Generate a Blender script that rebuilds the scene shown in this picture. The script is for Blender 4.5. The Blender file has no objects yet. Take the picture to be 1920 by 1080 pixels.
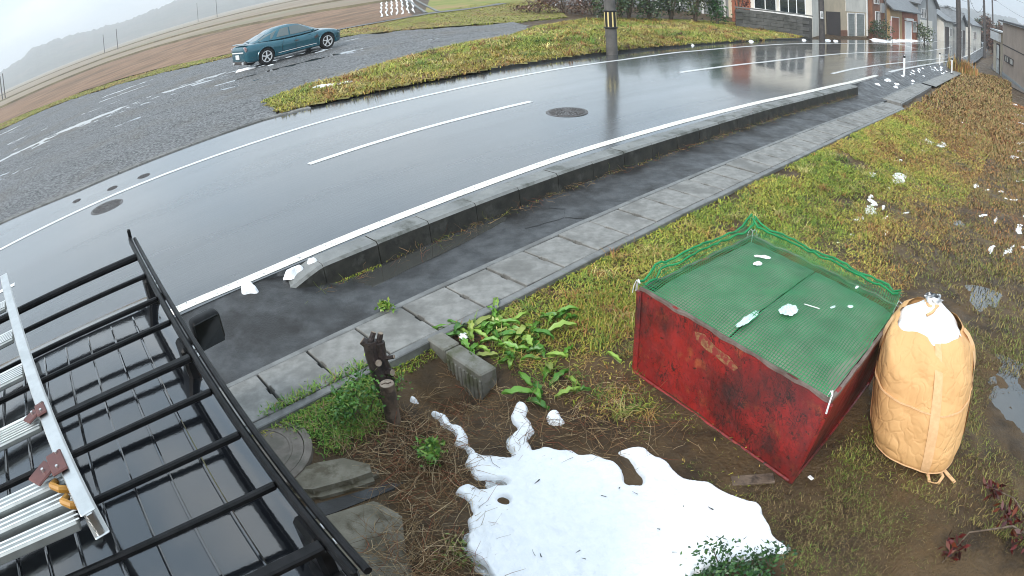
import bpy, bmesh, math, random
import numpy as np
from mathutils import Matrix, Vector
random.seed(4); RNG = np.random.default_rng(11)
scene = bpy.context.scene
col = scene.collection
R = math.radians

# ------------------------------------------------------------------ camera
cd = bpy.data.cameras.new('camera'); cam = bpy.data.objects.new('camera', cd); col.objects.link(cam)
cd.type = 'PANO'                                   # wide fisheye lens of a small outdoor camera
cd.panorama_type = 'FISHEYE_LENS_POLYNOMIAL'
cd.sensor_width = 36; cd.sensor_fit = 'HORIZONTAL'; cd.sensor_height = 20.25
K1, K3 = .7748, .0939
cd.fisheye_polynomial_k0 = 0; cd.fisheye_polynomial_k1 = -K1/18.75
cd.fisheye_polynomial_k2 = 0; cd.fisheye_polynomial_k3 = -K3/18.75**3; cd.fisheye_polynomial_k4 = 0
cd.fisheye_fov = R(180); cd.clip_start = .02; cd.clip_end = 8000
PITCH, ROLL = .4872, .0667
fw = Vector((0, math.cos(PITCH), -math.sin(PITCH))); dn = Vector((0, -math.sin(PITCH), -math.cos(PITCH))); rt = Vector((1, 0, 0))
cx = rt*math.cos(ROLL)+dn*math.sin(ROLL); cyd = -rt*math.sin(ROLL)+dn*math.cos(ROLL)
m3 = Matrix((cx, -cyd, -fw)).transposed()
cam.matrix_world = Matrix.Translation((0, 0, 2.9)) @ m3.to_4x4()
scene.camera = cam

# ------------------------------------------------------------------ sky, sun, exposure
SUN_EL, SUN_AZ = R(38), R(215)                     # azimuth measured from +Y clockwise
w = bpy.data.worlds.new('World'); scene.world = w; w.use_nodes = True
nt = w.node_tree; nt.nodes.clear(); N = nt.nodes.new; LK = nt.links.new
sky = N('ShaderNodeTexSky'); sky.sky_type = 'NISHITA'; sky.sun_disc = False
sky.sun_elevation = SUN_EL; sky.sun_rotation = SUN_AZ; sky.air_density = 1.2; sky.dust_density = 3
b1 = N('ShaderNodeBackground'); b1.inputs[1].default_value = .1; LK(sky.outputs[0], b1.inputs[0])
tc = N('ShaderNodeTexCoord'); sx = N('ShaderNodeSeparateXYZ'); LK(tc.outputs['Generated'], sx.inputs[0])
mp = N('ShaderNodeMapping'); mp.inputs['Scale'].default_value = (2.2, 2.2, 6); LK(tc.outputs['Generated'], mp.inputs[0])
nz = N('ShaderNodeTexNoise'); nz.inputs['Scale'].default_value = 1.6; nz.inputs['Detail'].default_value = 5; LK(mp.outputs[0], nz.inputs[0])
cr = N('ShaderNodeValToRGB'); LK(nz.outputs[0], cr.inputs[0])
cr.color_ramp.elements[0].position = .36; cr.color_ramp.elements[0].color = (.53, .68, .82, 1)
cr.color_ramp.elements[1].position = .64; cr.color_ramp.elements[1].color = (.87, .95, 1.0, 1)
mr = N('ShaderNodeMapRange'); LK(sx.outputs[2], mr.inputs[0])
mr.inputs[1].default_value = 0; mr.inputs[2].default_value = 1; mr.inputs[3].default_value = .66; mr.inputs[4].default_value = 1.0
b2 = N('ShaderNodeBackground'); LK(cr.outputs[0], b2.inputs[0]); LK(mr.outputs[0], b2.inputs[1])
mx = N('ShaderNodeMixShader'); mx.inputs[0].default_value = .86; LK(b1.outputs[0], mx.inputs[1]); LK(b2.outputs[0], mx.inputs[2])
wo = N('ShaderNodeOutputWorld'); LK(mx.outputs[0], wo.inputs[0])
sl = bpy.data.lights.new('sun', 'SUN'); sl.energy = 1.5; sl.angle = R(14); sl.color = (1, .96, .9)
so = bpy.data.objects.new('sun', sl); col.objects.link(so)
sd = Vector((math.sin(SUN_AZ)*math.cos(SUN_EL), math.cos(SUN_AZ)*math.cos(SUN_EL), math.sin(SUN_EL)))
so.rotation_euler = sd.to_track_quat('Z', 'Y').to_euler(); so.location = (-5, -6, 12)
vs = scene.view_settings; vs.view_transform = 'Standard'; vs.look = 'None'; vs.gamma = 1; vs.use_curve_mapping = False; vs.exposure = .98
cy = scene.cycles; cy.use_denoising = True; cy.filter_width = 1.0; cy.max_bounces = 6; cy.transparent_max_bounces = 8; cy.volume_bounces = 1; cy.caustics_reflective = False; cy.caustics_refractive = False

# ------------------------------------------------------------------ terrain: s runs along the street, t across it
EX, EY = .761, .649
ANG = math.atan2(EY, EX)
def st(x, y): return x*EX+y*EY, -x*EY+y*EX
def xy(s, t): return s*EX-t*EY, s*EY+t*EX
def sm(a, b, x):
    u = np.clip((x-a)/(b-a), 0, 1); return u*u*(3-2*u)
def Lp(s): return np.interp(s, [6, 12, 17, 26, 40, 57, 75, 300], [0, -.06, -.16, -.42, -.95, -1.55, -1.8, -1.8])
def cs(s): return np.interp(s, [-30, 0, 5, 18, 22.6, 29, 40, 60, 90, 140], [-.5, -.08, 0, .03, .3, .7, 1.3, 2.2, 3.5, 5.5])
def zt(x, y):
    x = np.asarray(x, float); y = np.asarray(y, float)
    s, t = st(x, y); L = Lp(s); t = t-cs(s)
    F = np.interp(s, [-20, 4, 8, 15, 30, 55, 200], [-.08, -.13, -.32, -.6, -.85, -1.15, -1.3])
    d = 4.05-t; wid = np.interp(s, [0, 6, 14], [.8, 1.6, 2.6]); k = sm(.05, 1, d/wid)
    yard = (L-.05)*(1-k)+F*k
    yard = yard-.25*np.exp(-((x+.48)/.26)**2-((y-4.14)/.24)**2)-.08*np.exp(-((x+.7)/.2)**2-((y-4.35)/.2)**2)
    for qx, qy, qa, qb, qd in ((4.35, 2.7, .75, 1.0, .07), (7.0, 7.5, .45, .35, .06), (8.5, 6.4, .6, .4, .05), (5.4, 4.9, .5, .4, .045)): yard = yard-qd*np.exp(-((x-qx)/qa)**2-((y-qy)/qb)**2)
    far = np.interp(t, [12, 16, 24, 60], [.23, .30, .36, .05])
    mound = .3*np.exp(-((s-17)/7)**2-((t-14.6)/1.8)**2)
    farz = far+mound+L*(1-.85*sm(17, 30, t))
    return np.where(t < 4.1, yard, np.where(t < 5.6, L, np.where(t < 12, .23+L, farz)))
def Z(x, y): return float(zt(x, y))
def vn(x, y, sc=1, seed=0):                         # value noise 0..1
    x = np.asarray(x, float)*sc+seed*17.3; y = np.asarray(y, float)*sc-seed*9.1
    xi, yi = np.floor(x), np.floor(y); fx, fy = x-xi, y-yi; fx = fx*fx*(3-2*fx); fy = fy*fy*(3-2*fy)
    h = lambda a, b: np.modf(np.abs(np.sin(a*127.1+b*311.7)*43758.5453))[0]
    return (h(xi, yi)*(1-fx)+h(xi+1, yi)*fx)*(1-fy)+(h(xi, yi+1)*(1-fx)+h(xi+1, yi+1)*fx)*fy
def fbm(x, y, sc=1, seed=0, o=4): return sum(vn(x, y, sc*2**i, seed+i)*.5**i for i in range(o))/sum(.5**i for i in range(o))

# ------------------------------------------------------------------ materials
MAT = {}
def mat(name, c1, c2=None, c3=None, sc=5, sc3=1.5, rough=.8, rough2=None, bump=0, bsc=None, metal=0, coat=0, coatr=.05, spec=.5,
        detail=5, obj=False, stretch=None, attr=False, alpha=1, trans=0, lo=.38, hi=.62, lo3=.5, hi3=.62, ior=1.5, coatr2=None):
    if name in MAT: return MAT[name]
    m = bpy.data.materials.new(name); m.use_nodes = True; MAT[name] = m
    t = m.node_tree; n = t.nodes.new; l = t.links.new; b = t.nodes['Principled BSDF']
    b.inputs['Roughness'].default_value = rough; b.inputs['Metallic'].default_value = metal
    b.inputs['Coat Weight'].default_value = coat; b.inputs['Coat IOR'].default_value = 1.75 if name == 'black_paint' else 1.5; b.inputs['Coat Roughness'].default_value = coatr
    b.inputs['Specular IOR Level'].default_value = spec; b.inputs['IOR'].default_value = ior; b.inputs['Alpha'].default_value = alpha
    if trans: b.inputs['Transmission Weight'].default_value = trans
    src = n('ShaderNodeTexCoord').outputs['Object'] if obj else n('ShaderNodeNewGeometry').outputs['Position']
    if stretch:
        mpn = n('ShaderNodeMapping'); l(src, mpn.inputs[0]); mpn.inputs['Rotation'].default_value = (0, 0, stretch[0]); 
        mp2 = n('ShaderNodeMapping'); l(mpn.outputs[0], mp2.inputs[0]); mp2.inputs['Scale'].default_value = stretch[1]; src = mp2.outputs[0]
    def noise(scale, det=detail, off=0):
        q = n('ShaderNodeTexNoise'); l(src, q.inputs['Vector']); q.inputs['Scale'].default_value = scale; q.inputs['Detail'].default_value = det; q.inputs['Roughness'].default_value = .62; return q.outputs[0]
    def ramp(x, a, c):
        q = n('ShaderNodeMapRange'); l(x, q.inputs[0]); q.inputs[1].default_value = a; q.inputs[2].default_value = c; return q.outputs[0]
    def mix(f, a, c):
        q = n('ShaderNodeMix'); q.data_type = 'RGBA'; l(f, q.inputs[0])
        for k, v in ((6, a), (7, c)):
            if isinstance(v, tuple): q.inputs[k].default_value = (*v, 1)
            else: l(v, q.inputs[k])
        return q.outputs[2]
    base = None
    if attr:
        a = n('ShaderNodeAttribute'); a.attribute_name = 'Col'; base = a.outputs['Color']
    nn = noise(sc)
    if c2 is not None and not attr: base = mix(ramp(nn, lo, hi), c1, c2)
    if base is None: b.inputs['Base Color'].default_value = (*c1, 1)
    if c3 is not None: base = mix(ramp(noise(sc3, 6), lo3, hi3), base if base is not None else c1, c3)
    if base is not None: l(base, b.inputs['Base Color'])
    if rough2 is not None:
        q = n('ShaderNodeMapRange'); l(noise(sc*.7), q.inputs[0]); q.inputs[1].default_value = .35; q.inputs[2].default_value = .65
        q.inputs[3].default_value = rough; q.inputs[4].default_value = rough2; l(q.outputs[0], b.inputs['Roughness'])
    if coatr2:
        q = n('ShaderNodeMapRange'); l(noise(coatr2[0], 5), q.inputs[0]); q.inputs[1].default_value = .42; q.inputs[2].default_value = .62
        q.inputs[3].default_value = coatr; q.inputs[4].default_value = coatr2[1]; l(q.outputs[0], b.inputs['Coat Roughness'])
    if bump:
        q = n('ShaderNodeBump'); q.inputs['Distance'].default_value = bump; l(noise(bsc or sc*4), q.inputs['Height']); l(q.outputs[0], b.inputs['Normal'])
        if coat: l(q.outputs[0], b.inputs['Coat Normal'])
    return m
ST = (-ANG, (.12, 1, 1))
M = dict(
 asphalt=mat('wet_asphalt', (.036, .041, .044), (.062, .067, .07), (.085, .09, .093), sc=1.2, sc3=55, rough=.16, rough2=.3, bump=.0011, bsc=32, coat=1, coatr=.035, coatr2=(.9, .17), stretch=ST, lo=.35, hi=.7, lo3=.52, hi3=.75, ior=1.5),
 path=mat('wet_path_asphalt', (.03, .0315, .033), (.066, .069, .072), (.017, .016, .015), sc=5, sc3=1.3, rough=.3, rough2=.7, bump=.005, bsc=60, coat=.22, coatr=.2, lo3=.46, hi3=.6, spec=.35),
 paint=mat('road_paint', (.74, .75, .74), (.62, .63, .62), (.3, .31, .31), sc=9, sc3=30, rough=.35, bump=.001, bsc=80, coat=.4, lo3=.6, hi3=.68),
 paint_old=mat('worn_road_paint', (.78, .77, .72), (.66, .63, .55), (.2, .2, .2), sc=6, sc3=26, rough=.45, bump=.002, bsc=80, coat=.25, lo3=.59, hi3=.66),
 concrete=mat('wet_concrete', (.13, .132, .128), (.19, .193, .186), (.1, .1, .094), sc=7, sc3=2.2, rough=.45, rough2=.7, bump=.002, bsc=110, coat=.25, coatr=.25),
 slab=mat('slab_concrete', (.175, .173, .162), (.255, .252, .238), (.14, .138, .128), sc=9, sc3=1.6, rough=.5, rough2=.75, bump=.003, bsc=120, coat=.05, coatr=.3, detail=9, spec=.35),
 kerb=mat('kerb_concrete', (.16, .165, .16), (.22, .225, .215), (.075, .078, .066), sc=6, sc3=3.0, rough=.5, rough2=.7, bump=.0025, bsc=80, coat=.2, coatr=.25),
 algae_shade=mat('algae_shade_concrete', (.014, .014, .011), (.035, .034, .027), (.06, .06, .052), sc=7, sc3=4, rough=.6, bump=.003, bsc=70, lo3=.56, hi3=.68),
 oldconc=mat('mossy_concrete', (.14, .135, .11), (.2, .195, .17), (.08, .085, .045), sc=8, sc3=3.5, rough=.75, bump=.004, bsc=70),
 apron=mat('apron_concrete', (.13, .115, .08), (.21, .19, .145), (.085, .07, .04), sc=5, sc3=7, rough=.7, bump=.004, bsc=90),
 lidconc=mat('brown_concrete_lid', (.12, .1, .08), (.17, .145, .12), (.09, .08, .06), sc=9, sc3=5, rough=.6, bump=.003, bsc=60),
 mud=mat('yard_soil', (.04, .025, .012), (.095, .06, .028), (.1, .06, .025), sc=3.4, sc3=1.3, rough=.45, rough2=.9, bump=.03, bsc=22, spec=.35, lo=.36, hi=.66),
 gravel=mat('wet_gravel', (.045, .045, .045), (.2, .2, .2), (.11, .095, .075), sc=17, sc3=.35, rough=.35, rough2=.75, bump=.02, bsc=24, spec=.5, lo=.44, hi=.58, lo3=.5, hi3=.75),
 field=mat('stubble_field', (.18, .105, .062), (.28, .175, .108), (.14, .09, .052), sc=1.1, sc3=.22, rough=.95, bump=.12, bsc=3.2, stretch=(-R(70), (.25, 1, 1))),
 farfield=mat('distant_field', (.22, .165, .11), (.29, .23, .165), (.2, .19, .115), sc=.06, sc3=.02, rough=.95, stretch=(-R(70), (.15, 1, 1))),
 grassmat=mat('grass_ground', (.16, .15, .03), (.25, .205, .07), (.19, .11, .045), sc=3, sc3=.6, rough=.9, bump=.03, bsc=20),
 blade=mat('grass_blades', (.2, .2, .05), attr=True, rough=.6, spec=.3),
 snow=mat('snow', (.93, .94, .95), (.88, .9, .925), (.7, .73, .76), sc=14, sc3=5, rough=.7, bump=.012, bsc=30, lo3=.62, hi3=.8),
 slush=mat('grey_slush', (.3, .31, .31), (.62, .65, .67), (.16, .14, .11), sc=22, sc3=12, rough=.5, bump=.004, bsc=30),
 water=mat('puddle_water', (.05, .05, .045), rough=.03, coat=1, coatr=.02, bump=.0012, bsc=7),
 black=mat('black_paint', (.006, .007, .009), rough=.1, coat=1, coatr=.012, bump=.00025, bsc=30, obj=True),
 blackmetal=mat('black_rack_metal', (.005, .0055, .006), (.012, .012, .013), sc=20, rough=.3, rough2=.45, spec=.16, obj=True),
 rubber=mat('rubber', (.01, .01, .01), rough=.7, spec=.3),
 mirror=mat('mirror_glass', (.006, .008, .008), rough=.06, spec=.25),
 glass=mat('dark_glass', (.02, .028, .03), rough=.04, coat=1, coatr=.02),
 alu=mat('aluminium', (.72, .73, .72), (.62, .63, .62), sc=15, rough=.3, rough2=.45, metal=1, obj=True),
 aludull=mat('ribbed_aluminium', (.42, .44, .43), (.34, .36, .35), sc=12, rough=.4, rough2=.55, metal=.85, obj=True),
 brownplate=mat('brown_plastic', (.1, .035, .03), (.14, .05, .04), sc=12, rough=.4, obj=True),
 yellow=mat('amber_plastic', (.45, .22, .03), (.32, .14, .02), sc=10, rough=.45, obj=True),
 teal=mat('teal_car_paint', (.002, .085, .125), (.003, .1, .14), sc=2, rough=.25, metal=.3, coat=1, coatr=.03, obj=True),
 chrome=mat('silver_wheel', (.8, .81, .82), rough=.3, metal=.35),
 carglass=mat('car_glass', (.1, .13, .13), rough=.04, coat=1, coatr=.02),
 lampred=mat('tail_lamp', (.35, .33, .34), (.16, .05, .05), sc=9, rough=.1, coat=1, obj=True),
 white=mat('white_plastic', (.78, .78, .77), (.7, .7, .69), sc=6, rough=.5),
 red=None,
 board=mat('lid_board', (.17, .18, .13), (.24, .25, .19), sc=4, rough=.7, obj=True),
 rim=mat('weathered_rim', (.13, .085, .07), (.22, .17, .145), sc=9, rough=.6, bump=.002, obj=True),
 net=mat('green_net', (.0, .17, .05), (.008, .26, .08), sc=6, rough=.6, obj=True),
 film=mat('plastic_film', (.5, .68, .63), (.66, .8, .78), sc=9, rough=.25, coat=.6, bump=.01, bsc=30),
 bag=None, bagwhite=None,
 strap=mat('buff_strap', (.74, .46, .24), (.66, .4, .2), sc=30, rough=.75, obj=True),
 wood=mat('weathered_wood', (.09, .06, .04), (.17, .125, .09), (.05, .035, .025), sc=8, sc3=12, rough=.8, bump=.008, bsc=25),
 stumpwood=mat('dark_wet_wood', (.022, .014, .012), (.05, .033, .027), (.012, .009, .008), sc=14, sc3=20, rough=.55, bump=.012, bsc=40),
 cutwood=mat('cut_wood', (.33, .27, .21), (.22, .17, .13), sc=30, rough=.8),
 stalk=mat('dry_stalks', (.2, .2, .2), attr=True, rough=.8, spec=.2),
 leaf=mat('leaf', (.05, .2, .03), attr=True, rough=.4, spec=.5),
 pole=mat('pole_concrete', (.085, .08, .075), (.125, .118, .11), sc=6, rough=.7, bump=.002, bsc=40),
 poledark=mat('dark_pole', (.05, .045, .045), (.08, .07, .065), sc=6, rough=.7),
 guardblack=mat('guard_black', (.012, .012, .012), rough=.5), guardyellow=mat('guard_yellow', (.75, .6, .25), rough=.5),
 iron=mat('cast_iron', (.06, .052, .048), (.12, .105, .1), sc=18, rough=.35, rough2=.6, metal=.5, bump=.004, bsc=50, coat=.3, coatr=.2),
 wire=mat('cable', (.02, .02, .022), rough=.6),
 hill=mat('wooded_hill', (.018, .026, .018), (.07, .08, .055), (.1, .085, .065), sc=.045, sc3=.012, rough=1, bump=5, bsc=.12),
)
def wallm(n, c, d=.85, **k): return mat(n, c, tuple(a*d for a in c), sc=.8, rough=.8, bump=.004, bsc=14, **k)
def redpaint():
    m = bpy.data.materials.new('red_peeling_paint'); m.use_nodes = True; t = m.node_tree; n = t.nodes.new; l = t.links.new; b = t.nodes['Principled BSDF']
    co = n('ShaderNodeTexCoord').outputs['Object']
    def noise(sc, det, dist=0, src=co):
        q = n('ShaderNodeTexNoise'); l(src, q.inputs['Vector']); q.inputs['Scale'].default_value = sc; q.inputs['Detail'].default_value = det; q.inputs['Distortion'].default_value = dist; q.inputs['Roughness'].default_value = .65; return q.outputs[0]
    def rng(x, a, c, o0=0., o1=1.):
        q = n('ShaderNodeMapRange'); l(x, q.inputs[0]); q.inputs[1].default_value = a; q.inputs[2].default_value = c; q.inputs[3].default_value = o0; q.inputs[4].default_value = o1; return q.outputs[0]
    def mx(f, a, c):
        q = n('ShaderNodeMix'); q.data_type = 'RGBA'; l(f, q.inputs[0])
        for k, v in ((6, a), (7, c)):
            if isinstance(v, tuple): q.inputs[k].default_value = (*v, 1)
            else: l(v, q.inputs[k])
        return q.outputs[2]
    def ridge(x, w_):
        q = n('ShaderNodeMath'); q.operation = 'SUBTRACT'; l(x, q.inputs[0]); q.inputs[1].default_value = .5
        r = n('ShaderNodeMath'); r.operation = 'ABSOLUTE'; l(q.outputs[0], r.inputs[0]); return rng(r.outputs[0], w_*.3, w_, 1, 0)
    mp = n('ShaderNodeMapping'); l(co, mp.inputs[0]); mp.inputs['Scale'].default_value = (1, 1, .35)
    c = mx(rng(noise(3, 5), .35, .65), (.34, .022, .018), (.2, .014, .014))
    c = mx(rng(noise(6, 6), .56, .68), c, (.36, .075, .03))
    c = mx(rng(noise(1.6, 7), .47, .64), c, (.07, .017, .015))
    c = mx(rng(noise(22, 6), .6, .66), c, (.03, .016, .013))
    cr1 = ridge(noise(11, 5, 1.2), .02); cr2 = ridge(noise(9, 4, .6, mp.outputs[0]), .016)
    a = n('ShaderNodeMath'); a.operation = 'MAXIMUM'; l(cr1, a.inputs[0]); l(cr2, a.inputs[1])
    msk = n('ShaderNodeMath'); msk.operation = 'MULTIPLY'; l(a.outputs[0], msk.inputs[0]); l(rng(noise(2.3, 4), .4, .58), msk.inputs[1])
    c = mx(msk.outputs[0], c, (.022, .012, .01)); l(c, b.inputs['Base Color'])
    l(rng(noise(7, 4), .3, .7, .3, .7), b.inputs['Roughness']); b.inputs['Coat Weight'].default_value = .12; b.inputs['Coat Roughness'].default_value = .3
    bp = n('ShaderNodeBump'); bp.inputs['Distance'].default_value = .006; l(noise(30, 5), bp.inputs['Height']); l(bp.outputs[0], b.inputs['Normal'])
    return m
M['red'] = redpaint()
def cloth(name, c1, c2, depth=.012):
    m = bpy.data.materials.new(name); m.use_nodes = True; t = m.node_tree; n = t.nodes.new; l = t.links.new; b = t.nodes['Principled BSDF']
    co = n('ShaderNodeTexCoord').outputs['Object']; b.inputs['Roughness'].default_value = .72
    q = n('ShaderNodeTexNoise'); l(co, q.inputs['Vector']); q.inputs['Scale'].default_value = 4; q.inputs['Detail'].default_value = 4
    mx = n('ShaderNodeMix'); mx.data_type = 'RGBA'; l(q.outputs[0], mx.inputs[0]); mx.inputs[6].default_value = (*c1, 1); mx.inputs[7].default_value = (*c2, 1); l(mx.outputs[2], b.inputs['Base Color'])
    ws = n('ShaderNodeTexNoise'); l(co, ws.inputs['Vector']); ws.inputs['Scale'].default_value = 3.5; ws.inputs['Detail'].default_value = 2
    ad = n('ShaderNodeVectorMath'); ad.operation = 'MULTIPLY_ADD'; l(ws.outputs[1], ad.inputs[0]); ad.inputs[1].default_value = (.35, .35, .35); l(co, ad.inputs[2])
    prev = None
    for sc, d in ((4.5, depth), (9.5, depth*.6), (60, .0006)):
        v = n('ShaderNodeTexVoronoi'); v.feature = 'DISTANCE_TO_EDGE' if sc < 50 else 'F1'; l(ad.outputs[0], v.inputs['Vector']); v.inputs['Scale'].default_value = sc
        r = n('ShaderNodeMapRange'); l(v.outputs['Distance'], r.inputs[0]); r.inputs[1].default_value = 0; r.inputs[2].default_value = .16
        bp = n('ShaderNodeBump'); bp.inputs['Distance'].default_value = d; l(r.outputs[0], bp.inputs['Height'])
        if prev: l(prev, bp.inputs['Normal'])
        prev = bp.outputs[0]
    l(prev, b.inputs['Normal']); return m
M['bag'] = cloth('buff_woven_bag', (.62, .335, .13), (.74, .45, .2), .0045); M['bagwhite'] = cloth('white_liner', (.8, .8, .8), (.86, .86, .86), .003)
ROOFM = mat('grey_roof_tiles', (.1, .105, .11), (.15, .155, .16), sc=1.5, rough=.4, bump=.02, bsc=5)

# ------------------------------------------------------------------ mesh helpers
class MB:
    def __init__(s): s.v = []; s.f = []
    def add(s, v, f):
        n = len(s.v); s.v += [tuple(map(float, p)) for p in v]; s.f += [tuple(i+n for i in q) for q in f]; return s
    def box(s, c, d, yaw=0, M3=None):
        a = [(x*d[0]/2, y*d[1]/2, z*d[2]/2) for x in (-1, 1) for y in (-1, 1) for z in (-1, 1)]
        if M3 is None: M3 = Matrix.Rotation(yaw, 3, 'Z')
        c = Vector(c)
        return s.add([c+M3 @ Vector(p) for p in a], [(0, 1, 3, 2), (4, 6, 7, 5), (0, 4, 5, 1), (2, 3, 7, 6), (0, 2, 6, 4), (1, 5, 7, 3)])
    def bbox(s, c, d, bev=.005, yaw=0, seg=1, M3=None):
        bm = bmesh.new(); bmesh.ops.create_cube(bm, size=1); bmesh.ops.scale(bm, vec=d, verts=bm.verts)
        bmesh.ops.bevel(bm, geom=bm.edges[:], offset=min(bev, min(d)*.45), segments=seg, affect='EDGES', profile=.5)
        if M3 is None: M3 = Matrix.Rotation(yaw, 3, 'Z')
        bm.verts.ensure_lookup_table(); c = Vector(c)
        s.add([c+M3 @ v.co for v in bm.verts], [tuple(v.index for v in f.verts) for f in bm.faces]); bm.free(); return s
    def tube(s, pts, r, n=6, caps=True):
        pts = [Vector(p) for p in pts]; rs = r if isinstance(r, (list, tuple)) else [r]*len(pts)
        V = []; u = None
        for i, p in enumerate(pts):
            d = (pts[min(i+1, len(pts)-1)]-pts[max(i-1, 0)])
            if d.length < 1e-9: d = Vector((0, 0, 1))
            d.normalize()
            if u is None: u = d.orthogonal().normalized()
            else:
                u = u-d*u.dot(d); u = u.normalized() if u.length > 1e-6 else d.orthogonal().normalized()
            w_ = d.cross(u)
            V += [p+(u*math.cos(2*math.pi*k/n)+w_*math.sin(2*math.pi*k/n))*rs[i] for k in range(n)]
        F = [(i*n+k, i*n+(k+1) % n, (i+1)*n+(k+1) % n, (i+1)*n+k) for i in range(len(pts)-1) for k in range(n)]
        if caps: F += [tuple(range(n))[::-1], tuple((len(pts)-1)*n+k for k in range(n))]
        return s.add(V, F)
    def cyl(s, a, b, r, n=16): return s.tube([a, b], r, n)
    def prism(s, poly, z0, z1):
        n = len(poly); a = z0 if callable(z0) else (lambda x, y: z0); b = z1 if callable(z1) else (lambda x, y: z1)
        return s.add([(x, y, a(x, y)) for x, y in poly]+[(x, y, b(x, y)) for x, y in poly],
                     [tuple(range(n))[::-1], tuple(range(n, 2*n))]+[(i, (i+1) % n, n+(i+1) % n, n+i) for i in range(n)])
    def loft(s, secs, closed=True, caps=True):
        n = len(secs[0]); V = [p for q in secs for p in q]
        F = [(i*n+k, i*n+(k+1) % n, (i+1)*n+(k+1) % n, (i+1)*n+k) for i in range(len(secs)-1) for k in range(n if closed else n-1)]
        if caps and closed: F += [tuple(range(n))[::-1], tuple((len(secs)-1)*n+k for k in range(n))]
        return s.add(V, F)
    def lathe(s, prof, c=(0, 0, 0), n=24, caps=True):
        c = Vector(c); V = []
        for r, z in prof: V += [c+Vector((r*math.cos(2*math.pi*k/n), r*math.sin(2*math.pi*k/n), z)) for k in range(n)]
        F = [(i*n+k, i*n+(k+1) % n, (i+1)*n+(k+1) % n, (i+1)*n+k) for i in range(len(prof)-1) for k in range(n)]
        if caps: F.append(tuple((len(prof)-1)*n+k for k in range(n))); F.append(tuple(range(n))[::-1])
        return s.add(V, F)
    def mesh(s, name, m, smooth=False):
        me = bpy.data.meshes.new(name); me.from_pydata(s.v, [], s.f); me.materials.append(m)
        if smooth:
            me.polygons.foreach_set('use_smooth', [True]*len(me.polygons))
            if smooth != 'full': me.set_sharp_from_angle(angle=R(smooth if smooth is not True else 35))
        me.update(); return me
    def obj(s, name, m, parent=None, smooth=False, loc=None):
        return link(name, s.mesh(name, m, smooth), parent, loc)
def link(name, me, parent=None, loc=None, rz=0):
    o = bpy.data.objects.new(name, me); col.objects.link(o)
    if parent is not None: o.parent = parent
    if loc is not None: o.location = loc
    if rz: o.rotation_euler = (0, 0, rz)
    return o
def tag(o, label=None, cat=None, group=None, kind=None):
    if label: o['label'] = label
    if cat: o['category'] = cat
    if group: o['group'] = group
    if kind: o['kind'] = kind
    return o
def thing(name, label, cat, loc=(0, 0, 0), rz=0, group=None):
    o = bpy.data.objects.new(name, None); col.objects.link(o); o.location = loc; o.rotation_euler = (0, 0, rz); o.empty_display_size = .1
    return tag(o, label, cat, group)
def copytree(o, parent=None):
    c = o.copy(); col.objects.link(c); c.parent = parent
    for ch in list(o.children): copytree(ch, c)
    return c
def npmesh(name, V, F, m, cols=None, smooth=False):
    """V (n,3), F list of arrays of equal-width faces"""
    me = bpy.data.meshes.new(name); V = np.asarray(V, np.float32)
    F = [np.asarray(f, np.int32) for f in (F if isinstance(F, list) else [F])]
    nl = sum(f.size for f in F); nf = sum(len(f) for f in F)
    me.vertices.add(len(V)); me.vertices.foreach_set('co', V.ravel())
    me.loops.add(nl); me.loops.foreach_set('vertex_index', np.concatenate([f.ravel() for f in F]))
    me.polygons.add(nf)
    tot = np.concatenate([np.full(len(f), f.shape[1], np.int32) for f in F]); start = np.concatenate([[0], np.cumsum(tot)[:-1]]).astype(np.int32)
    me.polygons.foreach_set('loop_start', start)
    if smooth: me.polygons.foreach_set('use_smooth', np.ones(nf, bool))
    me.update(calc_edges=True); me.validate()
    if cols is not None:
        a = me.color_attributes.new('Col', 'FLOAT_COLOR', 'POINT')
        a.data.foreach_set('color', np.concatenate([cols, np.ones((len(V), 1))], 1).astype(np.float32).ravel())
    me.materials.append(m); return me
def grid(name, X, Y, Zv, m, keep=None, parent=None, smooth=True):
    ny, nx = X.shape; V = np.stack([X, Y, Zv], -1).reshape(-1, 3); idx = np.arange(ny*nx).reshape(ny, nx)
    F = np.stack([idx[:-1, :-1], idx[:-1, 1:], idx[1:, 1:], idx[1:, :-1]], -1)
    F = F[keep] if keep is not None else F.reshape(-1, 4)
    return link(name, npmesh(name, V, F, m, smooth=smooth), parent)
def ribbon(name, ss, tlo, thi, zf, m, nt=2, parent=None):
    ss = np.asarray(ss, float); k = np.linspace(0, 1, nt)
    lo = tlo(ss) if callable(tlo) else np.full_like(ss, tlo); hi = thi(ss) if callable(thi) else np.full_like(ss, thi)
    T = (lo[:, None]*(1-k)+hi[:, None]*k); S = np.repeat(ss[:, None], nt, 1); X, Y = xy(S, T+cs(S))
    return grid(name, X.T, Y.T, zf(S, T).T, m, parent=parent)
def strip(name, A, B, nu, nv, zf, m, parent=None):
    def rs(Q):
        Q = np.array(Q, float); d = np.r_[0, np.cumsum(np.hypot(*np.diff(Q, axis=0).T))]; q = np.linspace(0, d[-1], nu)
        return np.stack([np.interp(q, d, Q[:, 0]), np.interp(q, d, Q[:, 1])], 1)
    a, b = rs(A), rs(B); k = np.linspace(0, 1, nv)[:, None, None]; Q = a[None]*(1-k)+b[None]*k
    return grid(name, Q[..., 0], Q[..., 1], zf(Q[..., 0], Q[..., 1]), m, parent=parent)
def inside(px, py, poly):
    c = np.zeros(px.shape, bool); n = len(poly)
    for i in range(n):
        x0, y0 = poly[i]; x1, y1 = poly[(i+1) % n]
        cond = ((y0 > py) != (y1 > py)); 
        with np.errstate(divide='ignore', invalid='ignore'): xi = (x1-x0)*(py-y0)/(y1-y0)+x0
        c ^= cond & (px < xi)
    return c
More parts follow.
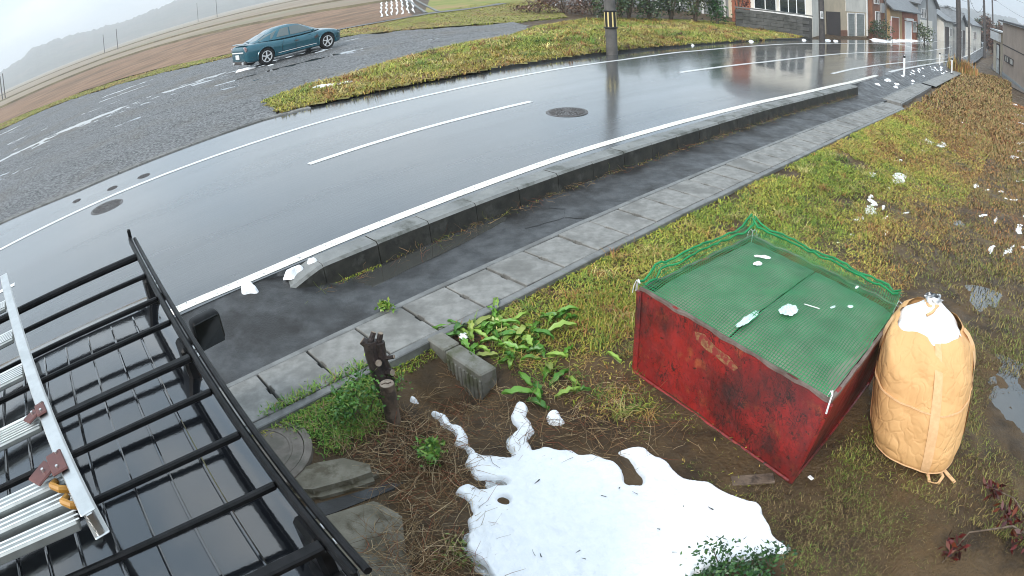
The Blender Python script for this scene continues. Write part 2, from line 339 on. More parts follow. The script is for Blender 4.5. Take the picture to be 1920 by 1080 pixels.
def blades(name, X, Y, H, W, C, m, base=None, lean=.5, droop=.5, parent=None):
    """curved grass blades; C (n,3) albedo"""
    n = len(X); a = RNG.uniform(0, 2*np.pi, n); ln = np.abs(RNG.normal(lean, .25, n))*H
    dx, dy = np.cos(a), np.sin(a); px_, py_ = -dy*W/2, dx*W/2; z0 = (zt(X, Y) if base is None else base)-.006
    V = np.zeros((n, 5, 3))
    V[:, 0] = np.stack([X-px_, Y-py_, z0], 1); V[:, 1] = np.stack([X+px_, Y+py_, z0], 1)
    mx_, my_ = X+dx*ln*.4, Y+dy*ln*.4; hz = z0+H*.62
    V[:, 2] = np.stack([mx_+px_*.8, my_+py_*.8, hz], 1); V[:, 3] = np.stack([mx_-px_*.8, my_-py_*.8, hz], 1)
    V[:, 4] = np.stack([X+dx*ln*1.15, Y+dy*ln*1.15, z0+H*(1-droop*RNG.uniform(0, .5, n))], 1)
    i = np.arange(n)[:, None]*5
    return link(name, npmesh(name, V.reshape(-1, 3), [i+np.array([0, 1, 2, 3]), i+np.array([3, 2, 4])], m, np.repeat(C, 5, 0)), parent)
def pal(n, cols, wts, jit=.2, patch=None):
    """random palette choice; patch 0..1 shifts toward the later colours"""
    cols = np.array(cols); cw = np.cumsum(np.array(wts)/sum(wts)); u = RNG.random(n)
    if patch is not None: u = np.clip(u*.45+patch*.55, 0, .999)
    return np.clip(cols[np.minimum(np.searchsorted(cw, u), len(cols)-1)]*RNG.uniform(1-jit, 1+jit, (n, 1)), 0, 1)
def leaves(name, P, size, C, m, parent=None, up=.3, aspect=.5):
    """cloud of small bent leaves at P"""
    n = len(P); d = RNG.normal(size=(n, 3)); d[:, 2] = d[:, 2]*.6+up; d /= np.linalg.norm(d, axis=1)[:, None]
    q = np.cross(d, RNG.normal(size=(n, 3))); q /= np.linalg.norm(q, axis=1)[:, None]
    L = size*RNG.uniform(.6, 1.3, n)[:, None]; Wd = L*aspect
    V = np.stack([P, P+d*L*.5+q*Wd*.5, P+d*L, P+d*L*.5-q*Wd*.5], 1)
    i = np.arange(n)[:, None]*4
    return link(name, npmesh(name, V.reshape(-1, 3), [i+np.array([0, 1, 2, 3])], m, np.repeat(C, 4, 0)), parent)
def stalks(name, P0, D, L, r, C, m, seg=3, curl=.4, parent=None):
    n = len(P0); V = np.zeros((n, seg+1, 3, 3)); p = P0.copy(); d = D/np.linalg.norm(D, axis=1)[:, None]
    for k in range(seg+1):
        u = np.cross(d, np.array([.3, .5, .8])); u /= np.linalg.norm(u, axis=1)[:, None]; v = np.cross(d, u)
        for j in range(3):
            an = 2*np.pi*j/3; V[:, k, j] = p+(u*np.cos(an)+v*np.sin(an))*(r*(1-.6*k/seg))[:, None]
        p = p+d*(L/seg)[:, None]; d = d+RNG.normal(0, curl/seg, (n, 3)); d /= np.linalg.norm(d, axis=1)[:, None]
    b = np.arange(n)[:, None]*(seg+1)*3; F = []
    for k in range(seg):
        for j in range(3): F.append(b+np.array([k*3+j, k*3+(j+1) % 3, (k+1)*3+(j+1) % 3, (k+1)*3+j]))
    return link(name, npmesh(name, V.reshape(-1, 3), F, m, np.repeat(C, (seg+1)*3, 0)), parent)

# ================================================================== SETTING
def gcoords(lo, a, b, hi, step, g=1.16):
    c = list(np.arange(a, b+step/2, step)); d = step
    while c[-1] < hi: d *= g; c.append(c[-1]+d)
    d = step; pre = []; x = a
    while x > lo: d *= g; x -= d; pre.append(x)
    return np.array(pre[::-1]+c)
gx = gcoords(-2600, -3.5, 9, 2600, .07); gy = gcoords(-60, .4, 12, 2600, .07)
X, Y = np.meshgrid(gx, gy); S_, T_ = st(X, Y); T_ = T_-cs(S_)
gz = zt(X, Y)
rough = (fbm(X, Y, 1.6, 3)-.5)*.07+(fbm(X, Y, 7, 5, 3)-.5)*.035
rough = rough*np.where(X < -.9, .25, 1)
gz = gz+np.where(T_ < 3.9, rough*sm(0, .5, 3.95-T_), np.where(T_ > 13.5, rough*.8, 0))
gz = gz-np.where((T_ > 4.06) & (T_ < 4.74) & (S_ < 18.1), .45, 0)-np.where((T_ > 4.2) & (T_ < 4.74) & (S_ >= 18.1), .1, 0)-np.where((T_ >= 4.74) & (T_ < 12.0), .4, 0)-np.where((T_ >= 12.0) & (T_ < 14.2), .09, 0)
_lot = [xy(-30, 13.7), xy(5.2, 13.45), xy(5.9, 15.4), xy(9.8, 16.3), xy(16.2, 18.2), xy(19, 20), (.5, 29), (-7, 29.7), (-13, 30.4), (-23, 33.7), (-29.4, 34.7), (-52, 29.8)]
gz = gz-np.where(inside(X, Y, _lot), .16, 0)
tag(grid('ground', X, Y, gz, M['mud']), kind='structure')
srun = np.concatenate([np.arange(-30, -4, 1), np.arange(-4, 30, .25), np.arange(30, 150, 1.)])
def tfar(s): return np.interp(s, [-30, -1.8, .2, 5, 6.6, 9, 12, 18, 32, 60, 150], [14.3, 13.9, 13.45, 13.5, 13.05, 12.65, 12.5, 12.4, 12.6, 13.2, 14])
def rz_(s, t): return .23+Lp(s)+.035*np.sin(np.clip((t-5.8)/6.6, 0, 1)*math.pi)+.006*(fbm(s, t, .5, 9)-.5)
road = tag(ribbon('road', srun, 5.845, tfar, rz_, M['asphalt'], 14), kind='structure')
def pz(s, t): return Lp(s)+.225*np.clip((t-4.9)/.95, 0, 1)*(1-sm(1.75, 2.6, s)+sm(17.55, 19, s))+.008*(fbm(s, t, 1.3, 4)-.5)
path = tag(ribbon('footpath', srun, 4.745, 5.848, pz, M['path'], 12), kind='structure')
eg = [[(*xy(q, 5.8465+float(cs(q))), .228+float(Lp(q))), (*xy(q, 5.8465+float(cs(q))), -.15+float(Lp(q)))] for q in np.arange(-6, 30, .5)]
MB().loft(eg, closed=False).obj('road_edge', M['asphalt'], road)
CRK = mat('crack_shadow', (.012, .012, .012), rough=.9)
for pts in ([(5.2, 4.78), (5.05, 4.95), (5.25, 5.12), (5.15, 5.3), (5.35, 5.45)], [(5.05, 4.95), (4.7, 5.02), (4.5, 5.1)], [(9.2, 4.8), (9.3, 5.1), (9.15, 5.4)], [(12.6, 4.85), (12.4, 5.2), (12.55, 5.5)]):
    Q = []
    for (a, b), (c, d) in zip(pts[:-1], pts[1:]): Q += [(a+(c-a)*u+random.uniform(-.012, .012), b+(d-b)*u+random.uniform(-.012, .012)) for u in (0, .25, .5, .75)]
    secs = [[(*xy(a-.005, b-.004+float(cs(a))), float(pz(a, b))+.004), (*xy(a+.005, b+.004+float(cs(a))), float(pz(a, b))+.004)] for a, b in Q]
    MB().loft(secs, closed=False).obj('crack', CRK, path)
# painted lines, 4 mm sheets on the road
def paint(name, s0, s1, tc_, wd, m='paint', dz=.004):
    ss = np.arange(s0, s1+.01, min(.5, (s1-s0)/4)); f = tc_ if callable(tc_) else (lambda s: np.full_like(s, tc_))
    return ribbon(name, ss, lambda s: f(s)-wd/2, lambda s: f(s)+wd/2, lambda a, b: rz_(a, b)+dz, M[m], 3, road)
tn = lambda s: np.interp(s, [-20, .9, 1.7, 2.8, 3.8, 5.1, 6.7, 9, 14, 18, 140], [5.98, 5.98, 5.95, 5.98, 6.0, 6.02, 6.06, 6.05, 5.96, 6.0, 6.0])
tf = lambda s: np.interp(s, [-30, -1.6, 1.2, 4.9, 8, 14, 17, 140], [11.75, 11.52, 11.63, 11.5, 11.32, 11.25, 11.42, 11.5])
paint('edge_line', -20, 22, tn, .15, 'paint_old'); paint('edge_line', 24.5, 120, lambda s: tn(s), .15)
paint('edge_line', -30, 120, tf, .15)
for a, b, t_ in [(-6.2, -.88, 9.06), (3.84, 8.5, 8.9), (13.3, 80, 8.95)]: paint('centre_dash', a, b, t_, .14)
paint('lane_line', 19, 60, lambda s: np.interp(s, [19, 22, 32, 60], [6.9, 6.97, 6.78, 6.65]), .12)
# gravel lot across the road
lotA = [xy(-30, 13.7), xy(-1.8, 13.75), xy(.2, 13.35), xy(5.2, 13.45), xy(5.9, 15.4), xy(7.2, 15.9), xy(8.1, 15.7), xy(9.8, 16.3), xy(11.9, 17.1), xy(14, 17.8), xy(16.2, 18.2), xy(19.3, 20.1)]
lotB = [(-52, 30), (-41, 30.5), (-31.8, 32.5), (-29.4, 35), (-23.4, 34), (-18.3, 32.4), (-13, 30.7), (-7, 29.9), (-5.3, 29.5), (-2.9, 28.7), (-.5, 28.6), (.8, 29.6)]
def rut(x, y):
    u, v = x*.79+y*.62, -x*.62+y*.79; return fbm(u*.16, v*1.15, 1, 2, 4)
def gb(x, y):
    s, t = st(x, y); e = sm(0, 1.5, t-cs(s)-tfar(s)); return np.maximum(zt(x, y)+.02, .0)*e+(.262+Lp(s))*(1-e)+((rut(x, y)-.5)*.16+(fbm(x, y, 3, 6, 3)-.5)*.05)*e
lot = tag(strip('gravel_lot', lotA, lotB, 420, 220, gb, M['gravel']), kind='structure')
# water lying in the ruts of the lot
def puddle(name, pts, dz=.012, m='water', z=None):
    c = np.mean(pts, 0); P = []
    n = len(pts)
    for i in range(n):
        for k in range(6):
            u = k/6; p0, p1, p2, p3 = [np.array(pts[(i+j-1) % n]) for j in range(4)]
            q = .5*((2*p1)+(-p0+p2)*u+(2*p0-5*p1+4*p2-p3)*u*u+(-p0+3*p1-3*p2+p3)*u**3); P.append(q+RNG.normal(0, .012, 2)*np.hypot(*(p1-c))*.6)
    P = np.array(P); zc = (np.array([Z(*p) for p in P]).mean() if z is None else z)+dz
    V = [(c[0], c[1], zc)]+[(p[0], p[1], zc) for p in P]; N_ = len(P)
    return tag(MB().add(V, [(0, 1+i, 1+(i+1) % N_) for i in range(N_)]).obj(name, M[m]), kind='structure')
tag(strip('lot_water', [xy(-20, 17.5), xy(-4, 18.5), xy(3, 20), xy(12, 19.5), xy(17, 21)], [(-40, 31.5), (-28, 33), (-17, 31.5), (-6, 28.5), (-1, 27.5)], 60, 20, lambda x, y: zt(x, y)-.013, M['water']), kind='structure')
wg = MB(); sg_ = -9.0
gut = thing('far_gutter', 'broken pale concrete gutter edge between road and gravel lot', 'gutter')
while sg_ < 5.4:
    l_ = random.uniform(.5, .62)
    secs = [[(*xy(q, t_+float(cs(q))), .23+z_) for t_, z_ in ((float(tfar(q))-.12, -.02), (float(tfar(q))-.115, .022), (float(tfar(q))+.04, .034), (float(tfar(q))+.05, -.02))] for q in (sg_+random.uniform(.0, .012), sg_+l_-random.uniform(.0, .006))]
    MB().loft(secs).obj('gutter_stone', M['slab'], gut); sg_ += l_
# fields beyond
fA = [(-160, 52), (-60, 38), (-38.6, 39.2), (-29.6, 39), (-20.9, 37.2), (-14, 33.3), (-8.2, 35.6), (-6.3, 37.5), (-4.5, 38)]
fB = [(-260, 60), (-110, 66), (-74, 75), (-60, 88), (-50, 88), (-37, 83), (-25, 76), (-16, 74), (-10.5, 76)]
tag(strip('field', fA, fB, 90, 40, lambda x, y: zt(x, y)+.06+(fbm(x, y, .5, 8)-.5)*.2, M['field']), kind='structure')
fC = [(-2200, 500), (-1500, 900), (-900, 1300), (-300, 1500), (300, 1500)]
tag(strip('far_field', [(-260, 63), (-110, 69), (-74, 78), (-60, 91), (-37, 86), (-16, 77), (-9, 80)], fC, 60, 40, lambda x, y: zt(x, y)+.05, M['farfield']), kind='structure')
dike = MB()
for Q, h in ((fB, .45), ([(-300, 100), (-150, 112), (-105, 118), (-90, 130), (-60, 126), (-30, 118), (-12, 120)], .5), ([(-500, 190), (-250, 230), (-160, 238), (-100, 250), (-20, 260)], .7)):
    Q = np.array(Q); d = np.gradient(Q, axis=0); d /= np.linalg.norm(d, axis=1)[:, None]; nn = np.stack([-d[:, 1], d[:, 0]], 1)
    secs = [[(q[0]-k*m_[0]*.6, q[1]-k*m_[1]*.6, float(zt(*q))+.02+hh) for k, hh in ((1.2, 0), (.4, h*.7), (-.4, h*.7), (-1.2, 0))] for q, m_ in zip(Q, nn)]
    dike.loft(secs, closed=False)
tag(dike.obj('field_bank', mat('bank_grass', (.09, .07, .035), (.15, .12, .06), sc=.4, rough=.9, bump=.1, bsc=2)), kind='structure')
# hills
az = np.radians(np.linspace(-95, 75, 1000)); dd = np.array([900, 1050, 1200, 1350, 1600, 2000]); hk = np.array([0, .35, .8, 1, .95, .3])
A, D = np.meshgrid(az, dd); deg = np.degrees(A)
prof = 46+10*np.sin(deg*.16+1)+8*np.sin(deg*.43)+22*sm(-30, -10, deg)*(1-sm(5, 25, deg))-32*sm(5, 30, deg)+(fbm(deg, D*0, .8, 3)-.5)*10
Hh = prof*hk[:, None]+(fbm(deg, D*.02, 2.5, 7)-.5)*7*hk[:, None]+(fbm(deg, D*.1, 9, 8)-.5)*5*hk[:, None]+(vn(deg, D, 5.5, 18)-.5)*2.5*hk[:, None]
tag(grid('hills', D*np.sin(A), D*np.cos(A), Hh-1.5, M['hill']), kind='structure')

# ------------------------------------------------------------------ kerb: concrete blocks between road and footpath
kerb = thing('kerb', 'long concrete kerb wall between the wet road and the sunken footpath', 'kerb', (*xy(2, 5.7), 0))
kerb.location = (0, 0, 0)
def kprof(s, top, back=None):
    x = lambda t: xy(s, t+float(cs(s))); z = float(Lp(s)); h = top
    return [(*x(5.565), z-.12), (*x(5.59), z+h-.03), (*x(5.615), z+h), (*x(5.842), z+h), (*x(5.842), z-.12)]
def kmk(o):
    o.data.materials.append(M['algae_shade'])
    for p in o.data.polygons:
        if abs(p.normal.z) < .5: p.material_index = 1  # upright faces darker than the top: algae stain plus shade put into the colour
sk = 2.37; i = 0
while sk < 17.55:
    e = min(sk+.648, 17.6)
    j = random.uniform(-.0025, .0025)
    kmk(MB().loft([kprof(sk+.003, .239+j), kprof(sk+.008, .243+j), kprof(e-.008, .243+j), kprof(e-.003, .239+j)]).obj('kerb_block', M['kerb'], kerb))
    sk += .65; i += 1
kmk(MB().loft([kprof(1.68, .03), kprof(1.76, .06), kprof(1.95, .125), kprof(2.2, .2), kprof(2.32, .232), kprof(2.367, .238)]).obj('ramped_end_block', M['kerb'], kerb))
# ------------------------------------------------------------------ drain channel with cover slabs
drain = thing('drain_channel', 'roadside drain covered with square concrete slabs along the footpath', 'drain')
sl_ = np.arange(-4, 17.8, .25)
ribbon('channel_floor', sl_, 4.07, 4.73, lambda s, t: Lp(s)-.3, M['oldconc'], 2, drain)
def wallstrip(name, t0, t1, top, s0, s1, par):
    ss = np.arange(s0, s1, .5); secs = []
    for s in ss:
        z = float(Lp(s)); c = float(cs(s)); dz = random.uniform(-.004, .004)
        secs.append([(*xy(s, t0+c), z-.42), (*xy(s, t0+c), z+top+dz-.008), (*xy(s, t0+.008+c), z+top+dz), (*xy(s, t1-.008+c), z+top+dz), (*xy(s, t1+c), z+top+dz-.008), (*xy(s, t1+c), z-.42)])
    return MB().loft(secs).obj(name, M['concrete'], par)
wallstrip('channel_edge', 4.02, 4.105, .004, -4, 18, drain); wallstrip('channel_edge', 4.682, 4.75, .006, -4, 18, drain)
def slabmesh(a, b, h):
    nw, nd = .055, .014
    poly = [(-a, -b), (a, -b), (a, -nw), (a-nd, -nw+.012), (a-nd, nw-.012), (a, nw), (a, b), (-a, b), (-a, nw), (-a+nd, nw-.012), (-a+nd, -nw+.012), (-a, -nw)]
    bm = bmesh.new(); vs_ = [bm.verts.new((x, y, 0)) for x, y in poly]; f = bm.faces.new(vs_)
    r = bmesh.ops.extrude_face_region(bm, geom=[f]); bmesh.ops.translate(bm, vec=(0, 0, -h), verts=[v for v in r['geom'] if isinstance(v, bmesh.types.BMVert)])
    bmesh.ops.recalc_face_normals(bm, faces=bm.faces)
    tope = [e for e in bm.edges if all(abs(v.co.z) < 1e-6 for v in e.verts)]
    bmesh.ops.bevel(bm, geom=tope, offset=.006, segments=1, affect='EDGES')
    me = bpy.data.meshes.new('cover_slab'); bm.to_mesh(me); bm.free(); me.materials.append(M['slab']); return me
SLAB = slabmesh(.238, .281, .09); SLABF = slabmesh(.229, .281, .09)
s0 = 2.16-.5*10
while s0 < 17.6:
    sc_ = s0+.25; c = float(cs(sc_)); px_, py_ = xy(sc_, 4.393+c)
    o = link('cover_slab', SLAB if sc_ < 6.5 else SLABF, drain, (px_, py_, float(Lp(sc_))+.004+random.uniform(-.004, .005)))
    o.rotation_euler = (random.uniform(-.008, .008), random.uniform(-.008, .008)+math.atan2(.02 if sc_ > 12 else 0, 1), ANG+random.uniform(-.01, .01)); s0 += .5
drain2 = thing('drain_grating', 'raised run of narrow drain covers farther along the footpath', 'drain')
for k in range(15):
    sc_ = 18.3+k*.5; px_, py_ = xy(sc_, 4.60+float(cs(sc_)))
    o = link('cover_slab', SLABF, drain2, (px_, py_, float(Lp(sc_))+.03)); o.rotation_euler = (0, .025, ANG+.05)
wallstrip('channel_edge', 4.25, 4.31, .03, 18.05, 26, drain2); wallstrip('channel_edge', 4.89, 4.95, .03, 18.05, 26, drain2)
tag(ribbon('footpath_strip', np.arange(26, 60, .5), 4.1, 4.75, lambda s, t: Lp(s)+.03, M['slab'], 3), kind='structure')
# ================================================================== MANHOLES
def manhole(name, label, x, y, r, z, m, frame=True, rings=(.55, .8)):
    t = thing(name, label, 'manhole', (x, y, z), group=None)
    MB().lathe([(r, -.05), (r, .003), (r-.008, .007), (r*.86, .007), (r*.86, -.02)], n=32).obj('frame', M[m], t, True)
    lid = MB().lathe([(r*.845, -.03), (r*.845, .003), (r*.83, .006), (.001, .006)], n=32).obj('lid', M[m], t, True)
    b = MB()
    if m == 'iron':
        for rr in (.22, .42, .62, .76):
            nn = int(6+rr*30)
            for k in range(nn):
                a = 2*math.pi*k/nn+rr*3; b.box((rr*r*math.cos(a), rr*r*math.sin(a), .008), (.05*r/.35, .028*r/.35, .009), a)
    else:
        for rr in rings:
            b.lathe([(rr*r-.014, .004), (rr*r-.01, .011), (rr*r+.01, .011), (rr*r+.014, .004)], n=40)
    b.obj('tread_pattern', M[m], lid)
    return t
mz = lambda x, y: float(rz_(*(lambda a: (a[0], a[1]-float(cs(a[0]))))(st(x, y))))+.002
manhole('manhole_cover', 'round iron manhole cover in the near lane of the wet road', 1.12, 11.2, .36, mz(1.12, 11.2), 'iron')
manhole('manhole_cover', 'iron manhole cover near the far edge line at left', -6.5, 8.75, .33, mz(-6.5, 8.75), 'iron')
manhole('valve_cover', 'small valve cover in the far shoulder, larger and nearer the car', -6.56, 10.33, .14, mz(-6.56, 10.33), 'iron')
manhole('valve_cover', 'small valve cover in the far shoulder, second from the gravel corner', -7.13, 9.93, .12, mz(-7.13, 9.93), 'iron')
manhole('valve_cover', 'small valve cover in the far shoulder, leftmost of three', -7.9, 9.6, .1, mz(-7.9, 9.6), 'iron')
manhole('concrete_manhole', 'round concrete manhole lid beside the black car', -1.86, 3.34, .42, -.045, 'lidconc', rings=(.62, .2))

# ================================================================== SNOW
def blur(a, k):
    for _ in range(2):
        for ax in (0, 1):
            c = np.cumsum(np.pad(a, [(k+1, k) if i == ax else (0, 0) for i in (0, 1)], mode='edge'), axis=ax)
            a = (np.take(c, np.arange(2*k+1, c.shape[ax]), ax)-np.take(c, np.arange(0, c.shape[ax]-2*k-1), ax))/(2*k+1)
    return a
def snow(name, polys, holes=(), th=.06, res=.018, rag=.03, parent=None, base=None, m='snow', k=3):
    allp = np.array([p for q in polys for p in q]); lo, hi = allp.min(0)-.12, allp.max(0)+.12
    X, Y = np.meshgrid(np.arange(lo[0], hi[0], res), np.arange(lo[1], hi[1], res))
    wx = X+(fbm(X, Y, 14, 1, 3)-.5)*rag*2; wy = Y+(fbm(X, Y, 14, 6, 3)-.5)*rag*2
    msk = np.zeros(X.shape)
    for p in polys: msk = np.maximum(msk, inside(wx, wy, p))
    for p in holes: msk = msk*(1-inside(wx, wy, p))
    a = blur(msk.astype(float), k); b = base(X, Y) if base else zt(X, Y)+(fbm(X, Y, 1.6, 3)-.5)*.07
    h = b-.035+(th+.03)*sm(.06, .75, a)*(.8+.5*fbm(X, Y, 4, 2, 3))+.012*(fbm(X, Y, 20, 4, 2)-.5)*sm(.1, .5, a)
    ck = np.maximum.reduce([a[:-1, :-1], a[1:, :-1], a[:-1, 1:], a[1:, 1:]]) > .06
    return grid(name, X, Y, h, M[m], keep=ck, parent=parent)
main = [(-.66, 3.97), (-.57, 3.75), (-.48, 3.59), (-.38, 3.40), (-.33, 3.23), (-.33, 3.10), (-.46, 3.02), (-.36, 2.91), (-.34, 2.74), (-.35, 2.55), (-.28, 2.44), (-.2, 2.25), (-.1, 1.9), (.75, 1.9), (.9, 2.16), (1.35, 2.2), (1.5, 2.17), (1.51, 2.27), (1.46, 2.36), (1.45, 2.48), (1.42, 2.61), (1.3, 2.72), (1.13, 2.86), (.99, 2.94), (.9, 3.15), (.79, 3.31), (.61, 3.33), (.66, 3.22), (.745, 3.02), (.70, 2.9), (.64, 2.99), (.57, 3.17), (.49, 3.27), (.35, 3.29), (.3, 3.35), (.13, 3.4), (.03, 3.39), (.06, 3.62), (.02, 3.86), (.01, 3.94), (-.07, 3.78), (-.04, 3.63), (-.08, 3.45), (-.05, 3.26), (-.11, 3.35), (-.31, 3.38), (-.36, 3.46), (-.4, 3.64), (-.56, 3.87)]
tag(snow('snow_patch', [main], [[(-.36, 3.1), (-.12, 3.14), (-.1, 3.03), (-.3, 3.04)], [(-.2, 2.97), (-.1, 2.96), (-.1, 2.87), (-.22, 2.9)]], th=.035, res=.011, rag=.05, k=2), 'large white patch of melting snow in front of the red bin', 'snow')
sp0 = [o for o in bpy.data.objects if o.name == 'snow_patch'][0]
snow('slush_margin', [[(a+(a-.5)*.05, b+(b-2.8)*.05) for a, b in main]], th=.002, res=.016, rag=.09, k=2, m='slush', parent=sp0)
def circ(x, y, a, b=None, n=9, rot=0):
    b = b or a; return [(x+a*math.cos(q)*math.cos(rot)*(k_ := random.uniform(.7, 1.2))-b*math.sin(q)*math.sin(rot)*k_, y+a*math.cos(q)*math.sin(rot)*k_+b*math.sin(q)*math.cos(rot)*k_) for q in np.linspace(0, 2*math.pi, n+1)[:-1]]
tag(snow('snow_clump', [circ(.24, 3.7, .055, .085)], th=.04, res=.01, k=2), 'small snow clump just right of the snow tongues', 'snow', 'small snow clumps in the yard')
tag(snow('snow_clump', [circ(-.78, 4.02, .035, .03)], th=.04, res=.008, k=2), 'tiny snow clump beside the cut post', 'snow', 'small snow clumps in the yard')
rbase = lambda X, Y: (lambda s, t: np.where(t-cs(s) > 5.85, rz_(s, t-cs(s)), np.maximum(pz(s, t-cs(s)), 0)))(*st(X, Y))
tag(snow('snow_clump', [circ(-2.49, 5.40, .10, .08)], th=.07, res=.009, rag=.05, k=2, base=rbase), 'white snow lump on the road at the ramped kerb end', 'snow')
kb = lambda X, Y: np.full(X.shape, .235)
tag(snow('snow_clump', [circ(-2.1, 5.74, .12, .03, rot=ANG)], th=.05, res=.01, k=2, base=lambda X, Y: np.full(X.shape, .2)), 'thin snow sliver on the ramped kerb end', 'snow')
tag(snow('snow_clump', [circ(-1.94, 5.86, .05, .03)], th=.04, res=.008, k=2, base=kb), 'small snow dab on top of the first kerb block', 'snow')
bits = [(6.93, 9.3, .45, .22), (6.6, 9.0, .2, .1), (5.31, 7.85, .3, .16), (4.79, 7.4, .13, .08), (5.5, 8.2, .1, .06), (9.49, 11.83, .6, .2), (9.0, 11.2, .25, .12), (10.2, 12.0, .4, .15), (5.99, 7.75, .12, .05), (7.92, 7.76, .2, .06), (8.2, 7.6, .25, .05), (9.27, 9.43, .2, .1), (8.55, 7.21, .35, .12), (21.2, 22.2, 1.6, .3), (24, 22.5, 1.5, .28), (17.5, 16.2, .5, .25), (13.2, 14.0, .8, .2), (16.3, 14.2, .8, .15), (17.9, 14.0, .7, .14), (13.8, 12.3, .4, .15), (9.6, 7.9, .3, .06), (7.3, 6.3, .3, .08), (9.9, 8.8, .3, .07), (11.8, 10.2, .35, .1), (4.4, 6.9, .06, .05), (4.0, 6.6, .05, .04), (19.8, 17.6, .9, .2), (22.5, 19.6, .9, .2)]
for k in range(36):
    s_ = RNG.uniform(8, 24); t_ = RNG.uniform(-3, 3); q = xy(s_, t_); bits.append((*q, RNG.uniform(.03, .12)*(1+s_/14), RNG.uniform(.02, .05)*(1+s_/14)))
bl = []
for (x, y, a, b) in bits:
    rt_ = math.atan2(y, x)+R(90)*0+random.uniform(-.3, .3)-R(20)
    o = snow('snow_remnants', [circ(x, y, a*1.15, b*.6, rot=rt_)], th=.012+.012*min(a, 1), res=max(.008, b/9), rag=.7*b, k=1); bl.append(o)
def joinm(objs, name, m):
    V = []; F3 = []; n = 0
    for o in objs:
        me = o.data; v = np.zeros(len(me.vertices)*3, np.float32); me.vertices.foreach_get('co', v); V.append(v.reshape(-1, 3))
        f = np.zeros(len(me.loops), np.int32); me.loops.foreach_get('vertex_index', f); F3.append(f.reshape(-1, 4)+n); n += len(me.vertices)
        bpy.data.objects.remove(o)
    return link(name, npmesh(name, np.concatenate(V), np.concatenate(F3), m, smooth=True))
tag(joinm(bl, 'snow_remnants', M['snow']), 'scattered scraps of melting snow on the brown yard', 'snow', kind='stuff')
# slushy snow along the far footpath and in front of the houses
bl = []
for k in range(34):
    s_ = RNG.uniform(18.5, 42); t_ = RNG.choice([RNG.normal(5.55, .08), RNG.uniform(4.9, 5.5)]); q = xy(s_, t_+float(cs(s_)))
    bl.append(snow('x', [circ(*q, RNG.uniform(.1, .4), RNG.uniform(.03, .08), rot=ANG)], th=.03, res=.04, rag=.07, k=1, base=lambda X, Y: (lambda s, t: pz(s, t-cs(s))+.01)(*st(X, Y))))
for s_, t_, a, b in [(52.5, 12.9, 2.2, .45), (55, 12.6, .8, .3), (60, 12.9, 2.5, .4), (63, 12.9, 2, .35), (66.5, 12.8, 2.2, .4), (70, 12.7, 2.5, .4), (37, 12.2, .3, .12), (35.6, 12.3, .5, .12), (31.5, 12.4, .25, .1), (19.4, 12.5, .18, .1), (24.5, 12.4, .15, .1), (76, 12.5, 2, .3), (80, 12.4, 2, .3)]:
    q = xy(s_, t_+float(cs(s_))); bl.append(snow('x', [circ(*q, a, b, rot=ANG)], th=.05+.06*min(1, a/2), res=max(.04, b/6), rag=b*.6, k=1, base=lambda X, Y: Lp(st(X, Y)[0])+.25))
tag(joinm(bl, 'slush_banks', M['snow']), 'low banks of slushy snow along the street edges', 'snow', kind='stuff')
bl = [snow('x', [circ(x, y, a, b)], th=.05, res=.05, rag=.05, k=1) for x, y, a, b in [(-4.1, 16.0, .5, .15), (-3.6, 16.1, .3, .1)]]
bl.append(snow('x', [circ(-9.1, 23.1, .45, .16, rot=.6)], th=.08, res=.05, rag=.05, k=1)); bl.append(snow('x', [circ(-8.1, 23.05, .2, .07, rot=.6)], th=.06, res=.05, rag=.05, k=1))
tag(joinm(bl, 'snow_scraps', M['snow']), 'thin snow scraps by the parked car and grass tip', 'snow', kind='stuff')
for k in range(7):                                  # snow lying in field furrows
    x0 = -6.9+.34*k; x1 = -13.4+.62*k
    P = [(x0+(x1-x0)*u+.05*math.sin(u*24+k*1.3), 41.5+40*u) for u in np.linspace(0, 1, 70)]
    secs = []
    for j, (x, y) in enumerate(P):
        wv = (.045+.022*math.sin(j*.5+k*1.7)+.012*math.sin(j*1.7+k))*(1+.02*(y-40)); z = Z(x, y)+.10; secs.append([(x-wv, y, z), (x-wv*.4, y, z+.03), (x+wv*.4, y, z+.03), (x+wv, y, z)])
    tag(MB().loft(secs, closed=False).obj('snow_furrow', M['snow'], smooth=True), ['leftmost', 'second', 'third', 'middle', 'fifth', 'sixth', 'rightmost'][k]+' of the snow-filled furrows in the brown field, from the left', 'snow', 'snow-filled furrows in the field')
# puddles
for qx, qy, qa, qb, dz_ in ((4.35, 2.7, .95, 1.3, .004), (7.0, 7.5, .6, .5, .008), (8.5, 6.4, .8, .6, .004), (5.4, 4.9, .6, .5, .004)):
    puddle('puddle', [(qx+qa*math.cos(a), qy+qb*math.sin(a)) for a in np.linspace(0, 2*math.pi, 9)[:-1]], z=Z(qx, qy)+dz_, dz=0)
puddle('puddle', [(*xy(2.3, 5.4),), (*xy(3.0, 5.5),), (*xy(4.6, 5.5),), (*xy(4.2, 5.32),), (*xy(3.0, 5.2),), (*xy(2.5, 5.18),)], z=.0, dz=.0015)

